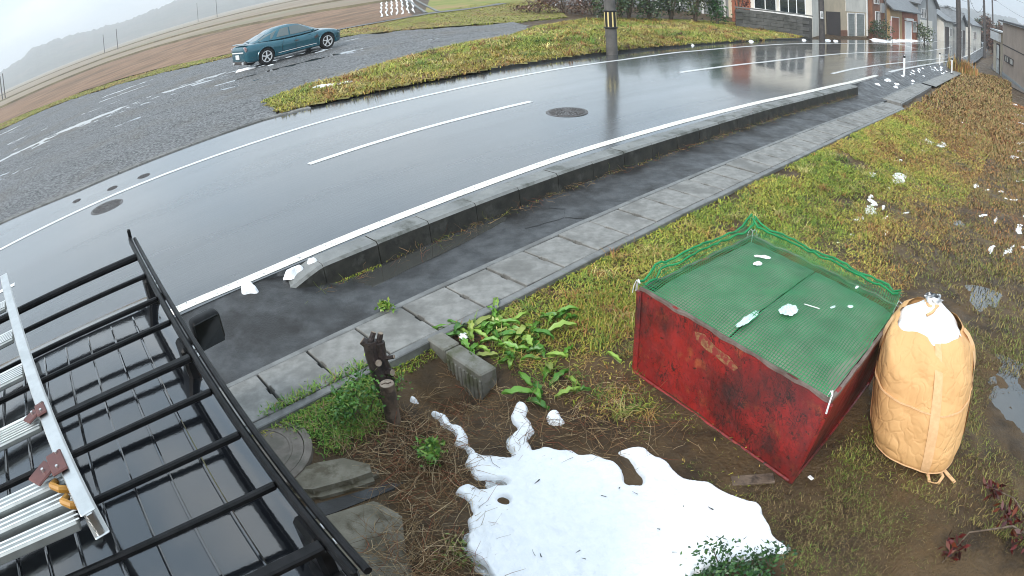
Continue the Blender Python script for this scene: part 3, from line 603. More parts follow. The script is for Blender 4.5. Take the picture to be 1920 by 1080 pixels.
# ================================================================== YARD CONCRETE PIECES
def block(name, label, cat, poly, z0, z1, m='apron', bev=.02):
    bm = bmesh.new(); vs_ = [bm.verts.new((x, y, z1)) for x, y in poly]; f = bm.faces.new(vs_)
    if f.normal.z < 0: f.normal_flip()
    r = bmesh.ops.extrude_face_region(bm, geom=[f]); bmesh.ops.translate(bm, vec=(0, 0, z0-z1), verts=[v for v in r['geom'] if isinstance(v, bmesh.types.BMVert)])
    bmesh.ops.recalc_face_normals(bm, faces=bm.faces); bmesh.ops.bevel(bm, geom=bm.edges[:], offset=bev, segments=2, affect='EDGES')
    me = bpy.data.meshes.new(name); bm.to_mesh(me); bm.free(); me.materials.append(M[m]); o = link(name, me)
    return tag(o, label, cat) if cat else o
block('concrete_block', 'rounded mossy concrete block below the round manhole lid', 'concrete block', [(-1.62, 3.17), (-1.42, 3.3), (-1.2, 3.36), (-.98, 3.28), (-.93, 3.15), (-1.1, 3.06), (-1.36, 2.95), (-1.55, 2.95)], -.3, -.055, bev=.045)
tag(block('gutter_strip', '', None, [(-1.5, 2.86), (-1.3, 2.95), (-.9, 3.13), (-.76, 3.14), (-.84, 3.06), (-1.2, 2.84), (-1.4, 2.74)], -.3, -.118, 'path', .008), kind='structure')
tag(block('concrete_apron', '', None, [(-1.42, 2.72), (-1.2, 2.83), (-.95, 2.95), (-.74, 2.8), (-.68, 2.4), (-.6, 2.0), (-.7, 1.5), (-1.6, 1.2), (-1.9, 2.0)], -.3, -.088, 'apron', .02), kind='structure')
# L-shaped retaining wall by the slabs
lw = thing('retaining_wall', 'short mossy concrete retaining wall with ribbed face beside the drain slabs', 'wall', (-.5, 4.5, -.1)); lw.location = (0, 0, 0)
a_, b_ = Vector((-.645, 4.715, 0)), Vector((-.215, 4.175, 0)); dv = (b_-a_).normalized(); nv = Vector((-dv.y, dv.x, 0))
MB().bbox((a_+dv*.11+Vector((0, 0, -.19))), (.24, .16, .42), .012, math.atan2(dv.y, dv.x)).obj('wall_block', M['oldconc'], lw)
MB().bbox((a_+dv*.465+Vector((0, 0, -.195))), (.455, .155, .41), .012, math.atan2(dv.y, dv.x)).obj('wall_block', M['oldconc'], lw)
for k in range(9):
    q = a_+dv*(.28+.05*k)-nv*.08; MB().bbox((q.x, q.y, -.215), (.026, .014, .34), .005, math.atan2(dv.y, dv.x)).obj('rib', M['oldconc'], lw)
q0, q1 = Vector((*xy(1.9, 4.035), 0)), Vector((*xy(2.5, 4.035), 0))
MB().bbox(((q0+q1)/2+Vector((0, 0, -.11))), (.64, .05, .2), .008, ANG).obj('edge_beam', M['oldconc'], lw)
MB().bbox(((q0+q1)/2+Vector((.03, -.02, -.32))), (.62, .06, .2), .008, ANG).obj('footing', M['oldconc'], lw)

# ================================================================== STUMPS, SHRUBS, LEAFY WEEDS, STALKS
tr = thing('gnarled_stump', 'dark gnarled stump with cut branch stubs at the slab edge', 'stump', (-.98, 4.02, -.07))
def gn(pts, rs): 
    q = MB(); q.tube([(p[0]+random.uniform(-.008, .008), p[1]+random.uniform(-.008, .008), p[2]) for p in pts], rs, 10); return q
gn([(.02, -.05, -.08), (0, .0, .06), (-.03, .03, .2), (-.05, .04, .34), (-.06, .05, .46)], [.075, .062, .055, .05, .055]).obj('trunk', M['stumpwood'], tr, True)
gn([(.02, .02, 0), (.03, .04, .15), (.01, .06, .3), (.0, .07, .44)], [.05, .042, .04, .044]).obj('trunk', M['stumpwood'], tr, True)
for p, d, L, r in [((-.05, .04, .42), (-.6, .1, .5), .08, .032), ((.0, .07, .42), (.3, .1, .9), .09, .022), ((.0, .06, .3), (.9, -.2, .25), .11, .016), ((-.03, .03, .3), (.4, -.8, .3), .06, .03), ((.02, .04, .2), (.8, -.5, .2), .07, .03), ((-.05, .05, .46), (.4, .4, .8), .07, .02)]:
    d = Vector(d).normalized(); p = Vector(p); b = MB().tube([p, p+d*L*.5, p+d*L], [r*1.1, r, r*.95], 8).obj('branch_stub', M['stumpwood'], tr, True)
    MB().tube([p+d*L, p+d*(L+.004)], r*.85, 8).obj('cut_end', M['cutwood'], b)
po = thing('cut_post', 'short round wooden post with pale sawn top', 'post', (-.9, 3.74, -.12))
MB().tube([(0, 0, -.1), (0, .0, .1), (.005, .01, .36)], [.056, .056, .054], 18).obj('post_shaft', M['wood'], po, 50)
tp = MB().tube([(.005, .01, .36), (.005, .01, .364)], .05, 18).obj('sawn_top', M['cutwood'], po)
MB().tube([(-.03, -.005, .367), (-.005, .012, .3675), (.015, .005, .367), (.035, .02, .367)], .004, 4).obj('crack', M['wood'], tp)
GREEN = [(.03, .10, .015), (.06, .17, .025), (.10, .24, .035), (.2, .28, .05)]
def shrub(name, label, x, y, r, h, n, lsize, cols=GREEN, wts=(2, 3, 3, 1), zb=None, stems=5, up=.35, squash=1):
    zb = Z(x, y)-.02 if zb is None else zb
    t = thing(name, label, 'shrub', (x, y, zb)); ctr = [(RNG.normal(0, r*.5), RNG.normal(0, r*.5)*squash, h*RNG.uniform(.35, .95)) for _ in range(max(stems, 3)*2)]
    P = []
    for c in ctr: P.append(np.array(c)+RNG.normal(0, 1, (n//len(ctr), 3))*np.array([r*.28, r*.28*squash, h*.16]))
    P = np.concatenate(P); P[:, 2] = np.maximum(P[:, 2], .01)
    tag(leaves('foliage', P, lsize, pal(len(P), cols, wts), M['leaf'], t, up), kind=None)
    for k, c in enumerate(ctr[:stems+3]): MB().tube([(c[0]*.2, c[1]*.2, -.03), (c[0]*.6, c[1]*.6, c[2]*.5), c], [.012*h+.003, .008*h+.002, .003], 5).obj('stem', M['wood'], t)
    return t
shrub('leafy_shrub', 'dense green shrub beside the cut post', -1.12, 3.86, .2, .32, 900, .035)
shrub('leafy_shrub', 'small bright green shrub in the dry stalks left of the snow', -.56, 3.33, .1, .17, 330, .04, cols=[(.05, .14, .02), (.1, .25, .03), (.2, .33, .05)], wts=(1, 2, 2))
shrub('ground_creeper', 'low yellowish creeper at the left snow edge', -.47, 2.5, .12, .05, 260, .03, cols=[(.08, .16, .03), (.18, .26, .05), (.3, .3, .08)], wts=(1, 2, 1))
shrub('leafy_shrub', 'dark leafy shrub in front of the snow at the bottom', 1.1, 2.05, .26, .24, 1100, .035, cols=[(.02, .06, .02), (.035, .1, .025), (.06, .14, .03)], wts=(2, 2, 1), squash=.6)
shrub('weed_tuft', 'grass tuft growing in the slab joint by the footpath', *xy(2.55, 4.72), .06, .06, 120, .05, zb=0, cols=[(.15, .28, .04), (.25, .32, .06)], wts=(1, 1), stems=1)
def dock(name, label, x, y, n, L, tilt=(.2, .8), spread=.12):
    z = Z(x, y); t = thing(name, label, 'weed', (x, y, z))
    for k in range(n):
        a = k*2.4+random.uniform(-.3, .3); l = L*random.uniform(.6, 1.15); wd = l*random.uniform(.26, .38); el = random.uniform(*tilt); ox, oy = RNG.normal(0, spread, 2)
        V = []; F = []; m_ = 7
        for i in range(m_+1):
            u = i/m_; r = l*(.1+u); zc = .02+l*(el*u-.75*el*u*u-.08*u*u)+.03*random.random()*u; hw = wd*.5*math.sin(math.pi*min(1, u*.93+.05))**.8*(1-.25*u)
            for q, zz in ((-1, .012), (-.5, .004), (0, -.004), (.5, .004), (1, .012)):
                rr = hw*q+.008*math.sin(u*19+q*3+k); V.append((ox+r*math.cos(a)-rr*math.sin(a), oy+r*math.sin(a)+rr*math.cos(a), zc+zz*2*abs(q)+.004*math.sin(u*23+k)))
        F = [(i*5+j, i*5+j+1, (i+1)*5+j+1, (i+1)*5+j) for i in range(m_) for j in range(4)]
        me = npmesh('leaf', V, np.array(F), M['leaf'], np.repeat(pal(1, [(.07, .2, .03), (.13, .29, .04), (.24, .37, .07), (.3, .36, .09)], (2, 3, 3, 1)), len(V), 0), smooth=True)
        lf = link('leaf', me, t)
        MB().tube([V[2], V[2+5*3], V[2+5*6]], [.004, .003, .0015], 4).obj('midrib', mat('leaf_rib', (.25, .34, .12), rough=.5), lf)
    return t
for x, y, n, L, lab in [(-.38, 4.83, 11, .2, 'broad-leaved weed nearest the retaining wall corner'), (-.12, 4.92, 12, .2, 'broad-leaved weed behind the retaining wall, middle of the clump'), (.1, 4.72, 12, .22, 'broad-leaved weed at the right of the leafy clump'), (-.05, 4.5, 11, .2, 'broad-leaved weed just right of the ribbed wall'), (.2, 4.4, 8, .19, 'thin broad-leaved weed at the lower right of the clump'), (.16, 3.98, 7, .22, 'broad-leaved weed with long leaves above the snow'), (.42, 4.08, 3, .2, 'single spread leaf rosette left of the bin'), (.85, 4.35, 3, .13, 'small leaf rosette touching the red bin'), (-.25, 4.66, 10, .19, 'broad-leaved weed overhanging the retaining wall top'), (.3, 4.95, 8, .17, 'outlying broad-leaved weed toward the drain slabs')]:
    dock('broad_leaf_weed', lab, x, y, n, L, spread=.07)
# dry stalks
def stalkfield(n, sampler, L, r, cols, wts, dz=.0, flat=.25, name='dry_stalks', lab=None):
    Q = sampler(n); z = zt(Q[:, 0], Q[:, 1])+dz+RNG.uniform(0, .03, len(Q)); D = RNG.normal(0, 1, (len(Q), 3)); D[:, 2] = np.abs(D[:, 2])*flat
    o = stalks(name, np.c_[Q, z], D, RNG.uniform(*L, len(Q)), RNG.uniform(*r, len(Q)), pal(len(Q), cols, wts, .3), M['stalk'], curl=.9)
    return tag(o, lab, 'dry stalks', kind='stuff')
def polysample(poly, soft=.05):
    P = np.array(poly); lo, hi = P.min(0), P.max(0)
    def f(n):
        out = np.zeros((0, 2))
        while len(out) < n:
            q = RNG.uniform(lo, hi, (n*2, 2)); out = np.concatenate([out, q[inside(q[:, 0], q[:, 1], poly)]])
        return out[:n]+RNG.normal(0, soft, (n, 2))
    return f
SN = polysample(main)(34); Dn = RNG.normal(0, 1, (34, 3)); Dn[:, 2] = .05
tag(stalks('snow_litter', np.c_[SN, zt(SN[:, 0], SN[:, 1])+.045+RNG.uniform(0, .01, 34)], Dn, RNG.uniform(.01, .05, 34), RNG.uniform(.001, .005, 34), np.full((34, 3), .04), M['stalk']), 'dark bits of litter lying on the big snow patch', 'litter', kind='stuff')
BR = [(.12, .07, .04), (.26, .16, .08), (.4, .28, .15), (.58, .45, .28), (.3, .1, .055)]
stalkfield(1900, polysample([(-1.3, 3.5), (-.75, 3.9), (-.5, 3.7), (-.3, 3.2), (-.35, 2.6), (-.3, 2.2), (-.75, 2.1), (-.8, 2.9), (-1.0, 3.25)]), (.06, .26), (.001, .0026), BR, (3, 4, 2, 2, 1), lab='tangle of dry brown stalks left of the snow patch')
stalkfield(1300, polysample([(-.75, 4.1), (-.55, 4.5), (-.25, 4.1), (.3, 4.2), (.85, 4.1), (.95, 3.6), (1.2, 3.3), (.7, 3.2), (.1, 3.4), (-.3, 3.4), (-.55, 3.8)]), (.06, .28), (.001, .0025), BR, (5, 4, 2, 1, 1), lab='dry stalks on the dark soil between the wall and the bin')
stalkfield(260, polysample([(-.95, 2.7), (-.6, 2.8), (-.5, 2.2), (-.9, 1.9)]), (.08, .3), (.0012, .0028), BR, (2, 3, 3, 2, 1), dz=.05, lab='loose dry stalks on the concrete apron')
stalkfield(520, polysample([xy(2, 5.5), xy(6, 5.56), xy(17, 5.58), xy(17, 5.45), xy(6, 5.42), xy(2, 5.35)], .02), (.06, .22), (.001, .0025), [(.2, .07, .04), (.3, .2, .1), (.16, .2, .04)], (1, 2, 1), dz=.02, lab='dead stalks and litter along the foot of the kerb')
red = thing('red_leaf_branch', 'drooping branch with dark red leaves at the bottom right corner', 'branch', (3.15, 1.45, -.13))
MB().tube([(.35, -.1, .05), (0, .2, .16), (-.35, .35, .1), (-.62, .25, .02)], [.012, .009, .006, .003], 6).obj('twig', M['wood'], red)
MB().tube([(.3, .05, .06), (.12, .4, .2), (.05, .65, .12)], [.008, .006, .003], 6).obj('twig', M['wood'], red)
for c, r in (((.1, .1, .12), .14), ((.25, .0, .1), .12), ((-.5, .3, .06), .09), ((.0, .3, .15), .08), ((.07, .6, .12), .07)):
    P = np.array(c)+RNG.normal(0, 1, (46, 3))*r*np.array([.55, .55, .3]); leaves('leaf_cluster', P, .075, pal(len(P), [(.06, .008, .008), (.1, .012, .01), (.035, .009, .008), (.13, .03, .012)], (2, 2, 2, 1)), M['leaf'], red, .1, .4)['kind'] = 'stuff'

# ================================================================== GRASS
YG = [(.16, .24, .03), (.25, .29, .04), (.36, .33, .06), (.38, .26, .07), (.31, .15, .05), (.16, .08, .035)]
def rnd_st(n, s0, s1, t0, t1, pw=1):
    s = s0+(s1-s0)*RNG.random(n)**pw; t = RNG.uniform(t0, t1, n); return s, t
s, t = rnd_st(240000, -.5, 20, 1.2, 4.02, 1.25); edge = (4.02-t)
x, y = xy(s, t+cs(s)); dens = sm(.22, .5, fbm(x, y, 1.3, 12))*np.interp(edge, [0, .9, 1.7, 2.8], [1, .9, .55, .3])
ps_ = fbm(x, y, .9, 21)
bin_ = inside(x, y, [(.85, 4.3), (1.75, 2.7), (3.0, 3.65), (2.1, 5.1)])
k = (RNG.random(len(x)) < dens) & ~bin_ & ~((s < 2.75) & (edge > .1)) & ~((s < 4.2) & (edge > 1.0) & (RNG.random(len(x)) < .8))
x, y, s, edge, ps_ = x[k], y[k], s[k], edge[k], ps_[k]; n = len(x)
pt = np.clip((ps_-.5)*2.0+.27+(vn(x, y, 3.5, 71)-.5)*.35+np.interp(edge, [0, 1.5, 3], [-.12, .12, .4])+np.interp(s, [5, 11, 16, 20], [0, .02, .35, .5]), 0, 1)
tag(blades('bank_grass', x, y, RNG.uniform(.012, .045, n)*np.interp(s, [0, 20], [.85, 1.9]), RNG.uniform(.007, .013, n)*np.interp(s, [0, 8, 20], [.9, 1.4, 3]), pal(n, YG, (3, 3, 3, 2, 2, 2), .4, pt), M['blade'], lean=1.0, droop=1.0), 'yellow-green winter grass on the bank below the drain slabs', 'grass', kind='stuff')
# longer matted tufts and dead clumps in the bank
def tufts(nt_, per, sampler, h, wd, sp, cols, wts, name, lab):
    c = sampler(nt_); P = np.repeat(c, per, 0)+RNG.normal(0, 1, (nt_*per, 2))*np.repeat(RNG.uniform(.4, 1.4, nt_), per)[:, None]*sp
    C = np.clip(np.repeat(pal(nt_, cols, wts, .25), per, 0)*RNG.uniform(.65, 1.3, (nt_*per, 1)), 0, 1); n = len(P); k = np.repeat(RNG.uniform(.6, 1.5, nt_), per)
    return tag(blades(name, P[:, 0], P[:, 1], RNG.uniform(*h, n)*k, RNG.uniform(*wd, n), C, M['blade'], lean=1.3, droop=1.4), lab, 'grass', kind='stuff')
TC = [(.13, .22, .03), (.28, .32, .05), (.5, .42, .16), (.42, .27, .08), (.34, .15, .05), (.12, .06, .03)]
tufts(420, 26, lambda n: np.stack(xy(*(lambda a, b: (a, b+cs(a)))(2.8+11*RNG.random(n)**1.3, RNG.uniform(2.2, 4.0, n))), 1), (.03, .09), (.004, .008), .05, TC, (3, 3, 2, 2, 2, 1), 'bank_tufts', 'longer matted tufts and dead clumps on the near bank')
# sparse olive turf over the yard
s, t = rnd_st(230000, 3.5, 32, -9, 3.2, 1.5); x, y = xy(s, t+cs(s)); f_ = fbm(x, y, 1.1, 33)
k = (RNG.random(len(x)) < sm(.25, .55, f_)*.92) & ~inside(x, y, [(.8, 4.35), (1.72, 2.65), (3.05, 3.65), (2.1, 5.2)]) & ~inside(x, y, main) & (x > .75) & ~inside(x, y, [(4.2, 3.75), (4.7, 3.5), (5.0, 2.9), (4.7, 2.2), (4.0, 1.75), (3.55, 1.9), (3.75, 2.5), (3.9, 3.1)]) & (np.hypot(x-2.9, y-2.85) > .38)
x, y, s, f_ = x[k], y[k], s[k], f_[k]; n = len(x)
OL = [(.15, .19, .035), (.2, .18, .05), (.25, .18, .07), (.24, .13, .05), (.33, .16, .055)]
P_ = polysample([(.75, 3.5), (1.5, 2.4), (1.45, 1.9), (3.9, 1.4), (5.2, 3.6), (4.2, 5.2), (3.0, 3.8), (2.75, 3.4), (1.75, 2.6), (.95, 3.95)], .05)(60000); f2 = fbm(P_[:, 0], P_[:, 1], 1.7, 51)
k2 = (RNG.random(len(P_)) < sm(.3, .6, f2)*.85+.12) & ~inside(P_[:, 0], P_[:, 1], main) & ~inside(P_[:, 0], P_[:, 1], [(.88, 4.24), (1.73, 2.75), (2.9, 3.62), (2.1, 5.2)]) & (np.hypot(P_[:, 0]-4.35, P_[:, 1]-2.7) > .55)
P_ = P_[k2]; f2 = f2[k2]; n2 = len(P_)
tag(blades('near_turf', P_[:, 0], P_[:, 1], RNG.uniform(.01, .035, n2), RNG.uniform(.003, .006, n2), pal(n2, [(.12, .17, .03), (.14, .12, .04), (.17, .12, .055), (.09, .055, .028), (.36, .29, .16)], (3, 2, 2, 5, 1), .5, np.clip(1.15-f2*1.5+RNG.normal(0, .1, n2), 0, 1)), M['blade'], lean=1.2, droop=1), 'short worn turf around the bin and bulk bag', 'grass', kind='stuff')
tag(blades('yard_turf', x, y, RNG.uniform(.018, .05, n)*np.interp(s, [0, 30], [.8, 2.5]), RNG.uniform(.005, .009, n)*np.interp(s, [0, 8, 30], [.85, 1.5, 5]), pal(n, OL, (3, 3, 3, 2, 1), .3, np.clip(1-f_*1.3+np.interp(s, [4, 12, 25], [-.1, .25, .5]), 0, 1)), M['blade'], lean=.9), 'short sparse olive turf over the muddy yard', 'grass', kind='stuff')
# green weeds left of the stump and around the manhole
P = polysample([(-1.9, 3.75), (-1.15, 4.4), (-.98, 4.25), (-1.0, 3.7), (-1.3, 3.4), (-1.55, 3.6)])(5200)
tag(blades('green_weeds', P[:, 0], P[:, 1], RNG.uniform(.02, .06, len(P)), RNG.uniform(.006, .012, len(P)), pal(len(P), [(.08, .2, .03), (.15, .29, .04), (.25, .34, .06), (.3, .2, .1)], (2, 3, 2, 1)), M['blade'], lean=.9), 'fresh green weeds between the slabs and the manhole lid', 'grass', kind='stuff')
P = polysample([(.0, 4.9), (.7, 5.45), (1.6, 5.6), (1.2, 4.9), (.6, 4.5), (.1, 4.6)])(3000)
tag(blades('green_tufts', P[:, 0], P[:, 1], RNG.uniform(.03, .08, len(P)), RNG.uniform(.005, .01, len(P)), pal(len(P), YG[:4], (3, 3, 2, 1)), M['blade']), 'tall yellow-green grass tufts left of the bin', 'grass', kind='stuff')
# moss line on the kerb foot
sM = RNG.uniform(1.8, 3.0, 500); q = xy(sM, RNG.normal(5.52, .02, 500)); tag(blades('kerb_moss', np.array(q[0]), np.array(q[1]), RNG.uniform(.01, .03, 500), RNG.uniform(.008, .012, 500), pal(500, [(.2, .26, .03), (.28, .3, .05), (.14, .2, .03)], (1, 1, 1)), M['blade'], base=np.full(500, .05)*(1-sm(1.8, 2.5, sM))*2+.005), 'bright moss along the foot of the ramped kerb end', 'moss', kind='stuff')
sM = RNG.uniform(2.6, 17, 700); q = xy(sM, RNG.normal(5.545, .015, 700)); tag(blades('kerb_foot_grass', np.array(q[0]), np.array(q[1]), RNG.uniform(.01, .04, 700), RNG.uniform(.005, .012, 700), pal(700, [(.2, .2, .05), (.28, .22, .08), (.16, .12, .05)], (1, 1, 1)), M['blade'], base=Lp(sM)), 'thin grass line along the kerb foot', 'grass', kind='stuff')
# far verge between road and gravel lot
def verge(n, poly, h, wd, patchs, cols=YG, wts=(3, 3, 4, 3, 2, 1), name='verge_grass', lab='', bias=0):
    P = polysample(poly, .04)(n); p = np.clip((fbm(P[:, 0], P[:, 1], patchs, 40)-.5)*2.6+.42+(vn(P[:, 0], P[:, 1], 2.2, 44)-.5)*.5+bias, 0, 1)
    return tag(blades(name, P[:, 0], P[:, 1], RNG.uniform(*h, n), RNG.uniform(*wd, n), pal(n, cols, wts, .42, p), M['blade'], lean=1.1, droop=1), lab, 'grass', kind='stuff')
vpoly = [xy(5.3, 13.45), xy(5.6, 15.4), xy(7.1, 16), xy(8.1, 15.8), xy(9.8, 16.4), xy(11.9, 17.2), xy(14, 17.8), xy(16.2, 18.1), xy(19.3, 20.1), xy(24, 21.5), xy(29, 20.3), xy(35.5, 19.3), xy(34.5, 14.5), xy(31, 13.6), xy(26, 13.0), xy(18, 12.42), xy(12, 12.5), xy(9, 12.65), xy(6.6, 13.05)]
verge(120000, vpoly, (.03, .12), (.014, .03), .45, lab='yellow-green grass verge between the road and the gravel lot')
vg = np.array(vpoly)
tufts(900, 22, polysample([(a+(9.5-a)*.05, b+(25-b)*.06) for a, b in vpoly], .0), (.08, .2), (.014, .026), .11, TC, (2, 3, 3, 3, 2, 2), 'verge_tufts', 'straw-coloured matted tufts over the far grass verge')
Xg, Yg = np.meshgrid(np.arange(vg[:, 0].min(), vg[:, 0].max(), .25), np.arange(vg[:, 1].min(), vg[:, 1].max(), .25))
cc = inside((Xg[:-1, :-1]+.125), (Yg[:-1, :-1]+.125), vpoly); tag(grid('verge', Xg, Yg, zt(Xg, Yg)+.02+(fbm(Xg, Yg, 1, 3)-.5)*.06, M['grassmat'], keep=cc), kind='structure')
fb = [(-52, 30.5), (-31.8, 32.8), (-29.4, 35.2), (-23.4, 34.2), (-18.3, 32.6), (-13, 30.9), (-7, 30.1), (-2.9, 28.9), (1, 29.6), (3.5, 32), (3, 47), (-1, 46), (-3.9, 39), (-6.3, 37), (-8.2, 35.4), (-14, 33.2), (-20.9, 37), (-29.6, 38.8), (-38.6, 39), (-55, 36)]
verge(70000, fb, (.04, .13), (.03, .06), .3, name='field_edge_grass', cols=[(.28, .30, .05), (.24, .27, .05), (.36, .29, .08), (.36, .23, .09), (.28, .16, .07)], wts=(3, 3, 2, 2, 1), lab='green and straw grass along the field edge behind the gravel lot')
Xg, Yg = np.meshgrid(np.arange(-56, 5, .5), np.arange(27, 48, .5)); cc = inside(Xg[:-1, :-1]+.25, Yg[:-1, :-1]+.25, fb)
tag(grid('field_edge', Xg, Yg, zt(Xg, Yg)+.05, M['grassmat'], keep=cc), kind='structure')
tag(strip('meadow', [(-4.0, 39), (-1, 42), (3, 45), (9, 46)], [(-11, 130), (0, 130), (25, 130), (50, 120)], 14, 14, lambda x, y: zt(x, y)+.06, mat('meadow_grass', (.17, .2, .04), (.24, .24, .06), (.3, .22, .09), sc=.5, sc3=.15, rough=.95, bump=.1, bsc=2)), kind='structure')
# concrete ditch and farm track
dt = MB()
for o_ in (-.35, .35): dt.loft([[(x+o_-.08, y, Z(x, y)), (x+o_-.08, y, Z(x, y)+.13), (x+o_+.08, y, Z(x, y)+.13), (x+o_+.08, y, Z(x, y))] for x, y in [(-3.6, 40), (-5.2, 50), (-7.2, 63), (-9.4, 77)]], closed=False)
tag(dt.obj('field_ditch', M['concrete']), 'narrow concrete-walled ditch running away through the field', 'ditch')
tag(strip('farm_track', [(-10, 34.2), (-6, 36), (-3.5, 38.6), (-1.6, 39.2), (.3, 42), (1.0, 44)], [(-10, 35), (-6, 37), (-3.6, 40.2), (-1.4, 40.8), (-.3, 42.5), (.2, 44.3)], 30, 3, lambda x, y: zt(x, y)+.09, M['gravel']), kind='structure')
s, t = rnd_st(90000, 8.5, 34, -9, 2.6, 1.2); x, y = xy(s, t+cs(s)); n = len(x); f_ = np.clip((fbm(x, y, .6, 61)-.5)*2+.5+(vn(x, y, 2.5, 62)-.5)*.4, 0, 1)
tag(blades('rusty_turf', x, y, RNG.uniform(.015, .045, n)*np.interp(s, [8, 30], [1, 2.6]), RNG.uniform(.007, .013, n)*np.interp(s, [8, 30], [1, 4]), pal(n, [(.17, .19, .04), (.26, .19, .055), (.36, .2, .07), (.32, .13, .045), (.2, .09, .035)], (2, 2, 3, 3, 2), .4, f_), M['blade'], lean=1.2, droop=1), 'rust-brown dead turf over the right side of the yard', 'grass', kind='stuff')
# brown right-hand slope tufts
s, t = rnd_st(16000, 17, 48, .3, 4.0); x, y = xy(s, t+cs(s)); n = len(x)
tag(blades('dry_slope_grass', x, y, RNG.uniform(.05, .14, n)*np.interp(s, [17, 48], [1, 2]), RNG.uniform(.02, .05, n)*np.interp(s, [17, 48], [1, 2]), pal(n, [(.28, .17, .06), (.22, .12, .045), (.34, .25, .1), (.18, .2, .05)], (3, 3, 2, 1)), M['blade'], lean=.8), 'dry rust-brown grass on the slope below the dark pole', 'grass', kind='stuff')

# ================================================================== BLACK 4x4 WITH ROOF RACK (local: x forward, y left)
def boolean_cut(o, cutters):
    for c in cutters:
        mo = o.modifiers.new('cut', 'BOOLEAN'); mo.operation = 'DIFFERENCE'; mo.object = c; mo.solver = 'EXACT'
    dg = bpy.context.evaluated_depsgraph_get(); dg.update()
    me = bpy.data.meshes.new_from_object(o.evaluated_get(dg)); o.modifiers.clear(); o.data = me
    for c in cutters: bpy.data.objects.remove(c)
def wheel(par, x, y, r, wd, rimm='chrome', spokes=5, side=1):
    t = MB().lathe([(r*.66, -wd/2), (r*.93, -wd/2), (r, -wd*.36), (r, wd*.36), (r*.93, wd/2), (r*.66, wd/2)], n=28, caps=False)
    t.v = [(a, -c*side, b) for a, b, c in t.v]
    wl = t.obj('wheel', M['rubber'], par, True, (x, y, r)); q = MB()
    for k in range(spokes):
        a = 2*math.pi*k/spokes+.3; ca, sa = math.cos(a), math.sin(a)
        pr_ = [(.10, -.05), (.10, .05), (.64, .085), (.64, -.085)]
        for f0 in (0,):
            V = [(r*(u*ca-v*sa), -side*(wd*.5-.012-(.64-u)*-.02), r*(u*sa+v*ca)) for u, v in pr_]+[(r*(u*ca-v*sa), -side*(wd*.5-.05), r*(u*sa+v*ca)) for u, v in pr_]
            q.add(V, [(0, 1, 2, 3), (4, 7, 6, 5), (0, 4, 5, 1), (1, 5, 6, 2), (2, 6, 7, 3), (3, 7, 4, 0)])
    def ring(r0, r1, y0, y1):
        n = 28; V = []
        for rr, yy in ((r0, y0), (r1, y0), (r1, y1), (r0, y1)): V += [(rr*math.cos(2*math.pi*k/n), -side*yy, rr*math.sin(2*math.pi*k/n)) for k in range(n)]
        q.add(V, [(i*n+k, i*n+(k+1) % n, ((i+1) % 4)*n+(k+1) % n, ((i+1) % 4)*n+k) for i in range(4) for k in range(n)])
    ring(r*.6, r*.68, wd*.5-.06, wd*.5+.002); ring(.001, r*.16, wd*.5-.06, wd*.5-.005)
    q.obj('rim', M[rimm], wl, 40)
    d_ = MB().lathe([(r*.6, 0), (.001, 0)], n=24); d_.v = [(a, -side*(wd*.5-.07), b) for a, b, c in d_.v]; d_.obj('brake_disc', M['poledark'], wl)
    return wl
CAR = thing('off_road_car', 'black off-road car with roof rack parked nose to the road', 'car', (-1.936, 1.711, -.06), math.atan2(.776, -.63))
# lower body: long box with flared wheel arches and bonnet
secs = []
for x, zb, zt_, w_ in [(-1.70, .45, 1.0, .66), (-1.66, .36, 1.06, .715), (-1.2, .34, 1.08, .735), (0, .34, 1.08, .735), (.8, .34, 1.08, .73), (.95, .34, 1.06, .72), (1.5, .36, 1.0, .70), (1.62, .4, .96, .68), (1.66, .5, .9, .66)]:
    secs.append([(x, -w_*.93, zb), (x, -w_, zb+.12), (x, -w_, zt_-.16), (x, -w_*.96, zt_-.03), (x, -w_*.88, zt_), (x, 0, zt_+.02), (x, w_*.88, zt_), (x, w_*.96, zt_-.03), (x, w_, zt_-.16), (x, w_, zb+.12), (x, w_*.93, zb)])
body = MB().loft(secs).obj('body', M['black'], CAR, 30)
cut = []
for x in (-1.12, 1.12):
    for y in (-1, 1): cut.append(MB().cyl((x, y*.5, .34), (x, y*.95, .34), .4, 24).obj('c', M['black'], CAR))
boolean_cut(body, cut)
# cabin with roof (tumblehome)
prof = [(-1.70, 1.04), (-1.67, 1.5), (-1.64, 1.68), (-1.58, 1.735), (-1.45, 1.755), (.2, 1.765), (.36, 1.755), (.45, 1.72), (.52, 1.62), (.86, 1.05)]
hw = lambda z: .73-.03*max(0, (z-1.04)/.7)-(.02 if z > 1.72 else 0)
secs = [[(x, y*hw(z), z) for x, z in prof] for y in (-1, 1)]
mid = [[(x, y*(hw(z)-.06), z+(.022 if z > 1.7 else 0)) for x, z in prof] for y in (-1, 1)]
c_ = MB().loft([secs[0], mid[0], mid[1], secs[1]]); cab = c_.obj('cabin', M['black'], CAR, 25)
for y in (-.52, -.4, -.27, -.14, -.01, .12, .25, .38, .5): MB().tube([(-1.5, y, 1.775), (-1.42, y, 1.784), (.12, y, 1.792), (.2, y, 1.782)], [.003, .006, .006, .003], 6).obj('roof_rib', M['black'], CAR, True)
